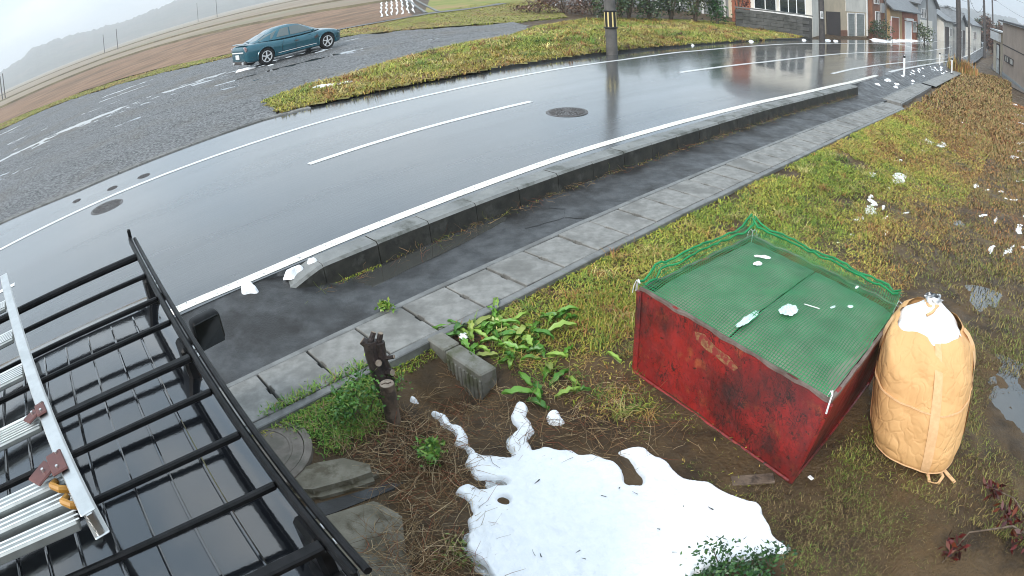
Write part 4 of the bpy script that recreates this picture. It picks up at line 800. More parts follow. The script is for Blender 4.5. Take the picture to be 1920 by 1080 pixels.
for y in (-1, 1):
    MB().tube([(-1.62, y*.70, 1.68), (-1.5, y*.705, 1.715), (.25, y*.705, 1.72), (.42, y*.7, 1.69)], .012, 6).obj('drip_rail', M['black'], CAR, True)
    for x0, x1 in ((-1.55, -.75), (-.65, .12), (.2, .55)):
        zz = (1.12, 1.58); xt = min(x1, .42 if x1 > .5 else x1)
        P = [(x0, y*(hw(zz[0])+.004), zz[0]), (x1, y*(hw(zz[0])+.004), zz[0]), (xt, y*(hw(zz[1])+.004), zz[1]), (x0+.02, y*(hw(zz[1])+.004), zz[1])]
        MB().add(P+[(a, b-y*.01, c) for a, b, c in P], [(0, 1, 2, 3), (7, 6, 5, 4), (0, 4, 5, 1), (1, 5, 6, 2), (2, 6, 7, 3), (3, 7, 4, 0)]).obj('window', M['glass'], CAR)
    for x in (-1.12, 1.12): wheel(CAR, x, y*.64, .34, .2, side=-y)
    MB().lathe([(.1, 0), (.1, .03), (.07, .045), (.001, .05)], n=18).obj('headlight', M['white'], CAR).matrix_local = Matrix.Translation((1.66, y*.5, .78)) @ Matrix.Rotation(R(90), 4, 'Y')
    MB().bbox((-1.71, y*.6, .72), (.03, .1, .26), .01).obj('tail_lamp', M['lampred'], CAR)
for nm, P in (('windscreen', [(.845, -.6, 1.1), (.845, .6, 1.1), (.545, .53, 1.6), (.545, -.53, 1.6)]), ('rear_window', [(-1.708, -.55, 1.12), (-1.708, .55, 1.12), (-1.68, .5, 1.52), (-1.68, -.5, 1.52)])):
    d_ = .006 if nm == 'windscreen' else -.006
    MB().add([(a+d_, b, c) for a, b, c in P]+P, [(0, 1, 2, 3), (7, 6, 5, 4), (0, 4, 5, 1), (1, 5, 6, 2), (2, 6, 7, 3), (3, 7, 4, 0)]).obj(nm, M['glass'], CAR)
MB().bbox((1.72, 0, .55), (.12, 1.3, .18), .03).obj('bumper', M['blackmetal'], CAR); MB().bbox((-1.76, 0, .5), (.1, 1.3, .16), .03).obj('bumper', M['blackmetal'], CAR)
sp_ = MB().lathe([(.2, -.1), (.33, -.1), (.34, 0), (.33, .1), (.2, .1)], n=24); sp_.v = [(c-1.86, a, b+.85) for a, b, c in sp_.v]; sp_.obj('spare_wheel', M['rubber'], CAR, True)
mi = MB().bbox((.93, -.98, 1.21), (.11, .2, .2), .035, R(8), 3).obj('door_mirror', M['blackmetal'], CAR, True)
MB().bbox((.872, -.98, 1.21), (.008, .175, .175), .003, R(8)).obj('mirror_glass', M['mirror'], mi)
MB().tube([(.95, -.72, 1.15), (.94, -.9, 1.18)], .025, 8).obj('mirror_arm', M['blackmetal'], mi)
mi2 = MB().bbox((.93, .945, 1.21), (.11, .19, .19), .035, R(-8), 3).obj('door_mirror', M['blackmetal'], CAR, True)
MB().bbox((.872, .945, 1.21), (.008, .165, .165), .003, R(-8)).obj('mirror_glass', M['mirror'], mi2)
an = MB().tube([(.60, -.66, 1.60), (.62, -.70, 1.63)], .012, 8).obj('work_lamp', M['blackmetal'], CAR); MB().cyl((.60, -.725, 1.64), (.66, -.73, 1.64), .03, 14).obj('lamp_housing', M['blackmetal'], an)
RZ = 1.91
F2X = lambda f: f*1.167-2.55
for y in (-1, 1):
    rl = MB().bbox((-.43, y*.66, RZ), (2.56, .02, .042), .006).obj('rack_rail', M['blackmetal'], CAR)
    MB().tube([(-1.72, y*.685, RZ+.014), (-.5, y*.687, RZ+.014), (.8, y*.685, RZ+.014)], .0105, 8).obj('rail_tube', M['blackmetal'], rl, True)
    MB().bbox((.86, y*.665, RZ+.02), (.03, .02, .08), .006).obj('rail_end', M['blackmetal'], rl)
    for x in (-1.50, -.45, .3):
        ft = MB().bbox((x, y*.655, 1.82), (.11, .05, .15), .012).obj('rack_foot', M['blackmetal'], CAR)
        MB().bbox((x, y*.64, 1.755), (.15, .07, .03), .008).obj('clamp', M['blackmetal'], ft)
        for dx in (-.03, .03): MB().cyl((x+dx, y*.69, 1.84), (x+dx, y*.70, 1.84), .009, 8).obj('bolt', M['alu'], ft)
for i, f in enumerate((2.62, 2.43, 2.17, 1.95, 1.68, 1.47, 1.25, 1.04, .83)):
    x = F2X(f)
    if i == 0: MB().tube([(x+.05, -.65, RZ+.0), (x+.05, 0, RZ+.0), (x+.05, .65, RZ+.0)], .019, 10).obj('rack_bar', M['blackmetal'], CAR, True)
    else: MB().bbox((x, 0, RZ-.008), (.034 if i in (4, 8) else .019, 1.3, .022), .005).obj('rack_bar', M['blackmetal'], CAR)
# aluminium folding ladder lying on the rack
LAD = thing('folding_ladder', 'aluminium folding step ladder lying across the left of the roof rack', 'ladder', (-1.936, 1.711, 1.90), math.atan2(.776, -.63))
L2 = lambda f, o: (f-2.55, -(o+.425))
def chan(b, p0, p1, wd, h, z, n=1, gap=0):
    p0, p1 = Vector((*p0, z)), Vector((*p1, z)); d = (p1-p0); yaw = math.atan2(d.y, d.x)
    b.bbox((p0+p1)/2, (d.length, wd, h), .005, yaw); return yaw
pA, pB = L2(3.27, -.57), L2(1.2, -.262)
b = MB(); yaw = chan(b, pA, pB, .026, .075, .07); st1 = b.obj('stile', M['alu'], LAD)
for dz in (.032, .108): 
    b = MB(); chan(b, pA, pB, .05, .007, dz); b.obj('stile_flange', M['alu'], st1)
b = MB(); chan(b, L2(3.27, -1.12), L2(1.2, -1.0), .026, .075, .07); b.obj('stile', M['alu'], LAD)
for f, last in ((2.88, 0), (2.48, 0), (2.12, 0), (1.74, 0)):
    o0 = -.57+(3.27-f)/(2.07)*.308
    p0, p1 = L2(f, o0-.03), L2(f, -1.08)
    b = MB(); chan(b, p0, p1, .085, .022, .075); sp = b.obj('step', M['aludull'], LAD)
    for k in range(6):
        b = MB(); u = (k-2.5)*.014; chan(b, (p0[0]+u, p0[1]), (p1[0]+u, p1[1]), .005, .005, .089); b.obj('tread_rib', M['alu'], sp)
    b = MB(); chan(b, (p0[0]+.047, p0[1]), (p1[0]+.047, p1[1]), .009, .035, .072); b.obj('step_edge', M['alu'], sp)
for k, f in enumerate((1.425, 1.36, 1.29)):
    b = MB(); chan(b, L2(f, -.30-.01*k), L2(f, -1.08), .055, .04-.004*k, .06-.012*k); q = b.obj('folded_leg', M['aludull'], LAD)
    for u in (-.018, 0, .018):
        b = MB(); chan(b, (L2(f, 0)[0]+u, L2(f, -.31)[1]), (L2(f, 0)[0]+u, L2(f, -1.06)[1]), .006, .006, .08-.014*k); b.obj('groove_rib', M['alu'], q)
for f, o, s_ in ((1.74, -.345, 1), (1.44, -.315, 1.4)):
    x, y = L2(f, o); hp = MB().bbox((x-.01, y+.005, .118), (.07*s_, .04*s_, .008), .004, yaw).obj('hinge_plate', M['brownplate'], LAD); MB().bbox((x-.02, y+.045*s_, .114), (.045*s_, .06*s_, .008), .004, yaw+.5).obj('hinge_arm', M['brownplate'], hp)
    for u, v in ((.02, 0), (-.025, .004), (-.015, .04)): MB().cyl((x+u*s_, y+v*s_, .115), (x+u*s_, y+v*s_, .127), .005, 8).obj('rivet', M['alu'], hp)
for f, o in ((1.375, -.325), (1.295, -.30)):
    x, y = L2(f, o); MB().tube([(x+.02, y+.02, .09), (x-.01, y+.03, .105), (x-.03, y+.01, .1), (x-.03, y-.02, .085), (x, y-.03, .075)], .011, 8).obj('lock_hook', M['yellow'], LAD, True)

# ================================================================== TEAL SPORTS CAR
pr_, pf_ = np.array([-8.36, 23.36]), np.array([-6.45, 25.27]); hd = (pf_-pr_)/np.hypot(*(pf_-pr_)); lf = np.array([-hd[1], hd[0]])
cc = (pr_+pf_)/2+lf*.74
SC = thing('sports_car', 'teal four-seat sports coupe with silver wheels parked on the gravel lot', 'car', (cc[0], cc[1], .36), math.atan2(hd[1], hd[0]))
secs = []
for x, zb, top, w_, cr_ in [(-2.2, .36, .80, .60, .02), (-2.14, .26, .93, .76, .02), (-1.9, .2, .955, .84, .02), (-1.36, .19, .93, .885, .02), (-.8, .17, .86, .855, .02), (0, .17, .83, .85, .02), (.75, .17, .84, .855, .03), (1.33, .18, .86, .885, .05), (1.75, .18, .80, .84, .06), (2.05, .2, .70, .72, .05), (2.19, .3, .60, .52, .02)]:
    h = top-zb
    secs.append([(x, y*k, z) for y in (-1,) for k, z in ((w_*.88, zb), (w_*.97, zb+.06*h), (w_*.975, zb+.25*h), (w_, zb+.55*h), (w_*.985, zb+.8*h), (w_*.9, top-.025), (w_*.72, top))]+[(x, 0, top+cr_)]+[(x, k, z) for k, z in ((w_*.72, top), (w_*.9, top-.025), (w_*.985, zb+.8*h), (w_, zb+.55*h), (w_*.975, zb+.25*h), (w_*.97, zb+.06*h), (w_*.88, zb))])
bo = MB().loft(secs).obj('body', M['teal'], SC, 'full')
ss = bo.modifiers.new('s', 'SUBSURF'); ss.levels = ss.render_levels = 2
dg = bpy.context.evaluated_depsgraph_get(); dg.update(); me = bpy.data.meshes.new_from_object(bo.evaluated_get(dg)); bo.modifiers.clear(); bo.data = me
cut = []
for x in (-1.35, 1.35):
    for y in (-1, 1): cut.append(MB().cyl((x, y*.62, .33), (x, y*1.1, .33), .365, 30).obj('c', M['teal'], SC))
boolean_cut(bo, cut); bo.data.polygons.foreach_set('use_smooth', [True]*len(bo.data.polygons)); bo.data.set_sharp_from_angle(angle=R(40))
# cabin: base outline to roof outline
gl = [(-1.72, .60, .95), (-1.3, .70, .92), (-.6, .74, .87), (.2, .74, .85), (.8, .70, .86), (1.12, .56, .88)]
rf = [(-1.05, .40, 1.19), (-.75, .50, 1.29), (-.35, .545, 1.335), (0, .55, 1.335), (.25, .53, 1.295), (.42, .46, 1.235)]
V = []; n = len(gl)
secs = [[(a[0], -a[1], a[2]), ((a[0]+r_[0])/2, -(a[1]*.45+r_[1]*.55)-.012, (a[2]+r_[2])/2+.01), (r_[0], -r_[1], r_[2]), (r_[0], 0, r_[2]+.03), (r_[0], r_[1], r_[2]), ((a[0]+r_[0])/2, (a[1]*.45+r_[1]*.55)+.012, (a[2]+r_[2])/2+.01), (a[0], a[1], a[2])] for a, r_ in zip(gl, rf)]
secs = [[(-1.9, k[1]*.85, .93) for k in secs[0]]]+secs+[[(1.25, k[1]*.9, .87) for k in secs[-1]]]
cb = MB().loft(secs, closed=False).obj('cabin', M['teal'], SC, 'full')
def gpt(u, v, off=.006):
    i = min(int(u), n-2); f = u-i; a = np.array(gl[i])*(1-f)+np.array(gl[i+1])*f; r_ = np.array(rf[i])*(1-f)+np.array(rf[i+1])*f
    m_ = np.array([(a[0]+r_[0])/2, a[1]*.45+r_[1]*.55+.012, (a[2]+r_[2])/2+.01])
    p = a*(1-2*v)+m_*2*v if v < .5 else m_*(2-2*v)+r_*(2*v-1)
    return p+np.array([0, off, off*.6])
for y in (-1, 1):
    for u0, u1, v0, v1, sl0, sl1 in ((1.62, 2.4, .16, .84, .12, .0), (2.5, 4.05, .14, .84, 0, -.1)):
        V = []
        for k in range(7):
            for j in range(4):
                v = v0+(v1-v0)*j/3; u = u0+(u1-u0)*k/6+(sl0*(1-k/6)*(1-abs(j-1.5)/1.5)*-1)*0; p = gpt(u, v, .012); V.append((p[0], y*p[1], p[2]))
        MB().add(V, [(k*4+j, k*4+j+1, (k+1)*4+j+1, (k+1)*4+j) for k in range(6) for j in range(3)]).obj('side_window', M['carglass'], SC, 'full')
    MB().bbox((.70, y*.86, .93), (.09, .16, .1), .03, 0, 2).obj('door_mirror', M['teal'], SC, True)
    MB().bbox((-.02, y*.875, .66), (.17, .02, .05), .008).obj('door_handle', M['poledark'], SC)
    MB().bbox((0, y*.862, .27), (1.75, .035, .06), .012).obj('side_skirt', M['teal'], SC); MB().bbox((0, y*.872, .345), (1.7, .015, .018), .004).obj('skirt_trim', M['white'], SC)
    MB().bbox((.86, y*.868, .62), (.16, .02, .1), .008, M3=Matrix.Rotation(R(-25), 3, 'Y')).obj('fender_vent', M['poledark'], SC)
    MB().lathe([(.115, 0), (.115, .02), (.08, .035), (.001, .04)], n=20).obj('tail_lamp', M['lampred'], SC, True).matrix_local = Matrix.Translation((-2.13, y*.62, .79)) @ Matrix.Rotation(R(-90), 4, 'Y') @ Matrix.Scale(1.5, 4, (0, 1, 0))
    MB().bbox((1.98, y*.6, .645), (.3, .2, .06), .028, y*-.5, 2, M3=Matrix.Rotation(y*-.55, 3, 'Z') @ Matrix.Rotation(R(22), 3, 'Y')).obj('headlight', M['carglass'], SC, True)
    for x in (-1.35, 1.35):
        wheel(SC, x, y*.76, .33, .22, side=-y)
        q = MB(); q.tube([(x+.385*math.cos(a), y*.868, .33+.385*math.sin(a)) for a in np.linspace(-.15, math.pi+.15, 20)], .022, 6).obj('wheel_arch', M['teal'], SC, True)
for y in (-1, 1):
    for P in ([(-.62, .862, .25), (-.66, .868, .55), (-.58, .862, .78), (-.5, .80, .845)], [(.95, .872, .27), (.98, .876, .55), (.9, .868, .75), (.82, .80, .845)], [(-.05, .866, .26), (-.06, .866, .55), (-.02, .858, .75), (0, .79, .835)], [(-1.78, .868, .42), (-1.95, .845, .44), (-2.1, .79, .45)], [(1.72, .855, .40), (1.9, .80, .42), (2.05, .715, .43)]):
        MB().tube([(a, y*b, c) for a, b, c in P], .005, 4).obj('panel_gap', M['guardblack'], SC)
for nm, u, k in (('rear_window', 0, 0), ('windscreen', 4.98, 1)):
    A0, R0 = (np.array(gl[0]), np.array(rf[0])) if k == 0 else (np.array(gl[-1]), np.array(rf[-1])); o_ = np.array([-.01 if k == 0 else .012, 0, .018])
    b0 = A0*.9+R0*.1+o_; t0 = A0*.1+R0*.9+o_
    P = [b0*[1, -.93, 1], b0*[1, .93, 1], t0*[1, .93, 1], t0*[1, -.93, 1]]
    mid_b = b0*[1, 0, 1]+[-.02 if k == 0 else .03, 0, .03]; mid_t = t0*[1, 0, 1]+[0, 0, .035]
    MB().add([P[0], mid_b, P[1], P[2], mid_t, P[3]], [(0, 1, 4, 5), (1, 2, 3, 4)]).obj(nm, M['carglass'], SC)
for y in (-1, 1):   # rear quarter glass seen from behind
    V = [gpt(u, v, .012) for u, v in ((.15, .12), (1.35, .12), (1.3, .8), (.35, .82))]; MB().add([(p[0], y*p[1], p[2]) for p in V], [(0, 1, 2, 3)]).obj('quarter_window', M['carglass'], SC)
MB().bbox((-2.215, 0, .52), (.02, .36, .18), .006).obj('number_plate', M['white'], SC)
for k, t_ in enumerate((-.1, -.03, .05, .12)): pass
MB().bbox((-2.19, 0, .68), (.04, 1.1, .05), .015).obj('rear_trim', M['white'], SC)
MB().bbox((-2.12, 0, .28), (.14, 1.2, .14), .03).obj('diffuser', M['poledark'], SC)
for y in (-.45, .45): MB().cyl((-2.24, y, .27), (-2.1, y, .27), .05, 14).obj('exhaust_pipe', M['chrome'], SC)
MB().bbox((-2.05, 0, 1.0), (.22, 1.3, .025), .01).obj('rear_spoiler', M['teal'], SC)

# ================================================================== RED BIN WITH GREEN NET
BIN = thing('waste_bin', 'red peeling wooden waste bin covered with a green net', 'bin', (1.9, 3.9, -.13)); BIN.location = (0, 0, 0)
T4 = [Vector((.92, 4.27, .575)), Vector((1.82, 2.72, .575)), Vector((2.95, 3.66, .575)), Vector((2.12, 5.08, .575))]    # left, front, right, back (top)
B4 = [Vector((.90, 4.22, -.16)), Vector((1.72, 2.79, -.16)), Vector((2.80, 3.68, -.16)), Vector((2.03, 4.98, -.16))]
names = ('front_panel', 'side_panel', 'side_panel', 'back_panel')
ctr = sum(T4, Vector())/4
for i in range(4):
    a, b_, c, d = B4[i], B4[(i+1) % 4], T4[(i+1) % 4], T4[i]; inn = (ctr-(a+b_)/2); inn.z = 0; inn = inn.normalized()*.025
    nseg = 10; V = []
    for k in range(nseg+1):
        u = k/nseg; p = a.lerp(b_, u); q = d.lerp(c, u)+Vector((0, 0, .016*math.sin(u*9+i)+random.uniform(-.006, .006)-.02))
        V += [p, q, q+inn, p+inn]
    F = []
    for k in range(nseg):
        o = k*4; F += [(o, o+4, o+5, o+1), (o+1, o+5, o+6, o+2), (o+2, o+6, o+7, o+3), (o+3, o+7, o+4, o)]
    F += [(0, 1, 2, 3), (nseg*4+3, nseg*4+2, nseg*4+1, nseg*4)]
    pn = MB().add(V, F).obj(names[i], M['red'], BIN)
    # thin metal rim strip, slightly buckled
    rm = []
    for k in range(31):
        u = k/30; q = d.lerp(c, u)+Vector((0, 0, .006*math.sin(u*23+i*2)+.005*math.sin(u*51)-.012)); rm.append([q-inn*.25+Vector((0, 0, -.012)), q-inn*.25+Vector((0, 0, .010)), q+inn*.8+Vector((0, 0, .011)), q+inn*.8+Vector((0, 0, -.01))])
    MB().loft(rm).obj('rim_strip', M['rim'], pn)
    if i in (0, 1):
        MB().tube([a+Vector((0, 0, .04))-inn*.6, b_+Vector((0, 0, .04))-inn*.6], .013, 6).obj('bottom_rail', M['red'], pn)
for i in range(4): MB().tube([B4[i]+Vector((0, 0, 0)), B4[i].lerp(T4[i], .96)], .026, 6).obj('corner_post', M['red'], BIN)
# faded ochre paint patch on the front
fd = (T4[1]-T4[0]); fu = fd.normalized(); fo = Vector((fu.y, -fu.x, 0)); fo = -fo if fo.dot(ctr-T4[0]) > 0 else fo
pp = []
for (u, v) in [(.33, .12), (.38, .09), (.45, .15), (.52, .16), (.575, .22), (.56, .27), (.51, .26), (.46, .24), (.40, .23), (.345, .19)]:
    p = T4[0].lerp(T4[1], u).lerp(B4[0].lerp(B4[1], u), v); pp.append(p+fo*.004)
MB().add(pp+[p-fo*.003 for p in pp], [tuple(range(10))]+[(i, (i+1) % 10, 10+(i+1) % 10, 10+i) for i in range(10)]).obj('paint_remnant', mat('ochre_flakes', (.3, .17, .07), (.2, .05, .03), (.25, .03, .025), sc=30, sc3=22, rough=.7, lo3=.48, hi3=.55), BIN)
# lid boards, seam between
def lid(u, v, z=0): 
    p = T4[0].lerp(T4[1], u).lerp(T4[3].lerp(T4[2], u), v); return Vector((p.x, p.y, p.z+z))
for u0, u1 in ((.065, .49), (.5, .985)):
    P = []
    for k in range(9):
        for j in range(9):
            u = u0+(u1-u0)*k/8; v = .015+.865*j/8; P.append(lid(u, v, -.006+.026*float(sm(-.02, .16, v)*sm(-.02, .12, 1.0-u))+.02*math.sin(math.pi*u)*math.sin(math.pi*v)+random.uniform(-.003, .003)))
    F = [(k*9+j, (k+1)*9+j, (k+1)*9+j+1, k*9+j+1) for k in range(8) for j in range(8)]
    lb = MB().add(P, F).obj('lid_board', M['board'], BIN, True); so_ = lb.modifiers.new('t', 'SOLIDIFY'); so_.thickness = .012
# net: real strands, draped over the lid with a raised roll along the two far edges
def nz_(u, v):
    roll = .075*math.exp(-((v-.985)/.035)**2)+.06*math.exp(-((u+.0)/.03)**2)*(v > .1)+.045*math.exp(-((u-.99)/.02)**2)*(v > .5)
    ed = float(sm(-.02, .16, v)*sm(-.02, .12, 1.0-u))
    return .012+.033*ed+.02*math.sin(math.pi*u)*math.sin(math.pi*v)+roll+.007*ed*math.sin(u*21+v*5)*math.sin(v*17)+.004*math.sin(u*43-v*31)*ed
nb = MB(); nu, nvv = 76, 60
def strand(fn, seg, w_):
    pr = None; V = []
    for k in range(seg+1):
        p, side = fn(k/seg); V += [p-side*w_/2, p+side*w_/2]
    nb.add(V, [(2*k, 2*k+1, 2*k+3, 2*k+2) for k in range(seg)])
eu = (T4[1]-T4[0]).normalized(); ev = (T4[3]-T4[0]).normalized()
for i in range(nu+1):
    u = -.012+1.0*i/nu; ve = 1.02 if u < .75 else 1.02
    strand(lambda q: ((lid(u+.006*math.sin(q*6+i*.3), .0+1.0*q, nz_(u, q))), eu), 34, .0062)
for j in range(nvv+1):
    v = .004+.996*j/nvv; um = 1.0-.1*max(0, .55-v)/.55*(1 if v > .12 else v/.12)
    strand(lambda q: ((lid(-.012+(um+.012)*q, v+.006*math.sin(q*7+j*.2), nz_(q*um, v))), ev), 40, .0062)
nt_ = nb.obj('net', M['net'], BIN)
for k, (fn, L) in enumerate(((lambda q: lid(-.012, q, nz_(-.012, q)+.008), 1), (lambda q: lid(q*.99, 1.0, nz_(q, 1.0)+.01), 1), (lambda q: lid(q*.99, .965, nz_(q, .965)+.012), 1), (lambda q: lid(.02, q, nz_(.02, q)+.01), 1))):
    MB().tube([fn(q)+Vector((random.uniform(-.008, .008), random.uniform(-.008, .008), random.uniform(-.008, .01))) for q in np.linspace(.01, .99, 26)], .009, 6).obj('edge_rope', M['net'], nt_, True)
# ties
for p, n_ in ((T4[1], 4), (T4[0], 3), (T4[2], 4), (T4[3], 3)):
    for k in range(n_):
        a = random.uniform(0, 6.28); d = Vector((math.cos(a), math.sin(a), 0))*.05
        MB().tube([p+Vector((0, 0, .03)), p+d*.6+Vector((0, 0, .05)), p+d+Vector((0, 0, .0)), p+d*1.2+Vector((0, 0, -.06))], .0035, 5).obj('string_tie', M['white'], BIN)
# rubbish lying on the net
def crumple(name, label, c, rx, ry, m, rot=0, h=.02, n=9):
    V = []; F = []
    for k in range(n):
        for j in range(n):
            u, v = k/(n-1)*2-1, j/(n-1)*2-1; rr = 1-.25*abs(u*v)+random.uniform(-.08, .08); x, y = u*rx*rr, v*ry*rr
            V.append((c[0]+x*math.cos(rot)-y*math.sin(rot), c[1]+x*math.sin(rot)+y*math.cos(rot), c[2]+h*random.uniform(0, 1)*(1-.6*max(abs(u), abs(v)))))
    F = [(k*n+j, (k+1)*n+j, (k+1)*n+j+1, k*n+j+1) for k in range(n-1) for j in range(n-1)]
    o = MB().add(V, F).obj(name, M[m]); so2 = o.modifiers.new('t', 'SOLIDIFY'); so2.thickness = .002; return tag(o, label, 'rubbish')
L_ = lambda u, v, z=.0: tuple(lid(u, v, nz_(u, v)+.004+z))
crumple('plastic_bag', 'crumpled clear plastic bag in the middle of the green net', L_(.60, .36), .085, .065, 'film', .6, .035)
crumple('plastic_sheet', 'torn strip of clear plastic along the lid seam at the front', L_(.50, .15), .03, .15, 'film', R(-52), .025)
crumple('snow_scrap', 'white scrap at the back left of the green net', L_(.26, .64), .045, .025, 'snow', .2, .03, 6)
crumple('snow_scrap', 'longer ragged white scrap near the net back corner', L_(.24, .72), .075, .02, 'snow', -.4, .03, 6)
crumple('paper_scrap', 'small white scrap on the right half of the net', L_(.74, .58), .03, .012, 'film', .4, .01, 5)
crumple('paper_scrap', 'curled clear scrap nearest the bag on the net', L_(.80, .68), .025, .02, 'film', .1, .01, 5)
crumple('paper_scrap', 'tiny white scraps at the far right net edge', L_(.75, .9), .03, .012, 'snow', .7, .01, 5)
q = MB().tube([L_(.63, .47, .01), L_(.70, .50, .012)], .004, 6).obj('plastic_straw', M['white']); tag(q, 'thin white stick beside the crumpled plastic bag', 'rubbish')
crumple('white_scrap', 'white plastic scrap among the broad leaves by the wall corner', (-.42, 4.72, -.02), .04, .05, 'white', .3, .05, 6)
q = MB().bbox((1.46, 2.85, -.115), (.30, .09, .018), .003, R(-8)).obj('plank', M['wood']); tag(q, 'short flat brown plank on the ground by the bin corner', 'plank')
q = MB().bbox((1.86, 2.75, -.1), (.03, .045, .012), .005, .4).obj('tag_scrap', M['white']); tag(q, 'small pale tag on the mud right of the bin corner', 'rubbish')

# ================================================================== BUFF BULK BAG
BAG = thing('bulk_bag', 'buff woven bulk bag with white liner tied at the top, leaning by the red bin', 'bag', (2.9, 2.86, -.14))
def bagpt(h, a, off=0):
    prof_r = np.interp(h, [0, .06, .18, .45, .72, .86, .95, 1.0], [.33, .40, .435, .45, .435, .40, .345, .285])
    fold = .010*math.sin(a*3+h*4)+.007*math.sin(a*7+h*3+1)+.004*math.sin(a*15-h*5)+.006*math.sin(h*14+a*2)*math.sin(a*5)
    r_ = prof_r+fold*(.4+h)+off
    sq = 1+.05*math.cos(4*a)
    return Vector((r_*sq*math.cos(a)+.02*h, r_*sq*math.sin(a)+.33*h, .02+.85*h))
na, nh = 64, 34
MB().loft([[bagpt(max(0, k/nh), 2*math.pi*j/na)+Vector((0, 0, .02*math.sin(2*math.pi*j/na*5+k*.6)*k/nh)) for j in range(na)] for k in range(nh+1)], caps=False).obj('bag_body', M['bag'], BAG, 'full')
# liner
def linpt(h, a):
    r_ = np.interp(h, [0, .15, .5, .8, .9, 1], [.31, .275, .16, .075, .045, .075]); fold = (.03*math.sin(a*6+1)+.02*math.sin(a*11))*(.3+.7*h)*r_/.25
    c = bagpt(.97, 0)*0+Vector((.02, .32, .835)); return c+Vector(((r_+fold)*math.cos(a)-.02*h, (r_+fold)*math.sin(a)+.02*h, .235*h-.02+.012*math.sin(a*5)))
MB().loft([[linpt(k/14, 2*math.pi*j/48) for j in range(48)] for k in range(15)]).obj('liner', M['bagwhite'], BAG, 'full')
MB().tube([Vector((.0, .34, 1.01))+Vector((.06*math.cos(a), .06*math.sin(a), .005*math.sin(3*a))) for a in np.linspace(0, 2*math.pi, 13)], .012, 6).obj('neck_tie', M['strap'], BAG)
MB().tube([(.0, .28, 1.01), (-.06, .24, 1.0), (-.12, .24, .98)], .012, 5).obj('tie_end', M['strap'], BAG)
for a in (R(-112), R(-30), R(60), R(150)):
    V = []
    for k in range(27):
        h = k/26*.99; p0, p1 = bagpt(h, a-.085, .012), bagpt(h, a+.085, .012); V += [p0, p1]
    MB().add(V, [(2*k, 2*k+1, 2*k+3, 2*k+2) for k in range(26)]).obj('lifting_strap', M['strap'], BAG, 'full')
for h in (.05, .55):
    MB().tube([bagpt(h, a, .004) for a in np.linspace(0, 2*math.pi, 60)], .008, 5).obj('seam', M['strap'], BAG)
lp = [(-.1, -.33, .03), (-.12, -.42, .01), (-.05, -.46, .01), (.02, -.42, .02), (.02, -.34, .03)]
MB().loft([[(x, y, z), (x, y+.0, z+.014), (x+.02, y-.015, z+.014), (x+.02, y-.015, z)] for x, y, z in lp]).obj('bottom_loop', M['strap'], BAG)
MB().loft([[(x, y, z), (x+.03, y+.01, z), (x+.03, y+.01, z+.008), (x, y, z+.008)] for x, y, z in [(.04, -.35, .04), (.08, -.45, .02), (.10, -.52, .015)]]).obj('strap_tail', M['strap'], BAG)

# ================================================================== POLES AND CABLES
POLE = {}
def pole(name, label, x, y, r, h, m='pole', arms=(), guard=False, group=None, lean=(0, 0), z=None):
    z = Z(x, y)-.05 if z is None else z
    t = thing(name, label, 'pole', (x, y, z), ANG)
    MB().tube([(0, 0, -.3), (lean[0]*.5, lean[1]*.5, h/2), (lean[0], lean[1], h)], [r, r*.9, r*.78], 14).obj('pole_shaft', M[m], t, True)
    for hz, l, ty in arms:
        if ty == 'arm':
            ar = MB().bbox((0, 0, hz), (.09, l, .09), .01).obj('cross_arm', M['poledark'], t)
            for q in (-.45, -.2, .2, .45): MB().lathe([(.04, 0), (.05, .04), (.03, .08), (.045, .12), (.001, .14)], (0, l*q, hz+.05), 10).obj('insulator', M['white'], ar)
        elif ty == 'can': MB().lathe([(.18, 0), (.22, .03), (.22, .6), (.18, .64), (.001, .66)], (.0, l, hz), 16).obj('transformer', M['pole'], t, True)
        elif ty == 'lamp':
            la = MB().tube([(0, 0, hz), (0, -l*.5, hz+.25), (0, -l, hz+.3)], .04, 8).obj('lamp_arm', M['pole'], t); MB().bbox((0, -l-.2, hz+.28), (.18, .5, .1), .03).obj('lamp_head', M['white'], la)
    if guard:
        g0, g1 = .82, 1.34
        gd = MB().lathe([(r+.012, g0), (r+.015, g0), (r+.015, g1), (r+.012, g1)], n=28); gd.f = gd.f[:-2]; go = gd.obj('striped_guard', M['guardblack'], t, True)
        for k in range(9):
            a = 2*math.pi*k/9; V = []
            for aa in (a-.11, a, a+.11):
                for zz in (g0+.035, g1-.035): V.append(((r+.018)*math.cos(aa), (r+.018)*math.sin(aa), zz))
            MB().add(V, [(0, 2, 3, 1), (2, 4, 5, 3)]).obj('yellow_stripe', M['guardyellow'], go)
        for zz in (g0, g1): MB().tube([((r+.016)*math.cos(a), (r+.016)*math.sin(a), zz) for a in np.linspace(0, 6.2832, 25)], .02, 6, False).obj('guard_band', M['guardblack'], go)
    POLE[label] = (x+0*lean[0], y, z+h); return t
sx_ = lambda s, t: xy(s, t+float(cs(s)))
pole('utility_pole', 'concrete utility pole with black and yellow striped guard on the grass verge', *sx_(14.75, 12.25), .17, 9.5, guard=True, arms=[(8.8, 1.5, 'arm'), (8.0, 1.2, 'arm')])
pole('utility_pole', 'dark utility pole with small white sign by the block wall', *sx_(33.8, 12.1), .18, 9.5, 'poledark', arms=[(8.8, 1.5, 'arm')])
sgp = sx_(33.55, 12.0); sg = MB().bbox((sgp[0], sgp[1], 1.05), (.28, .02, .42), .005, R(25)).obj('pole_sign', M['white']); tag(sg, 'small white number sign on the dark pole by the block wall', 'sign')
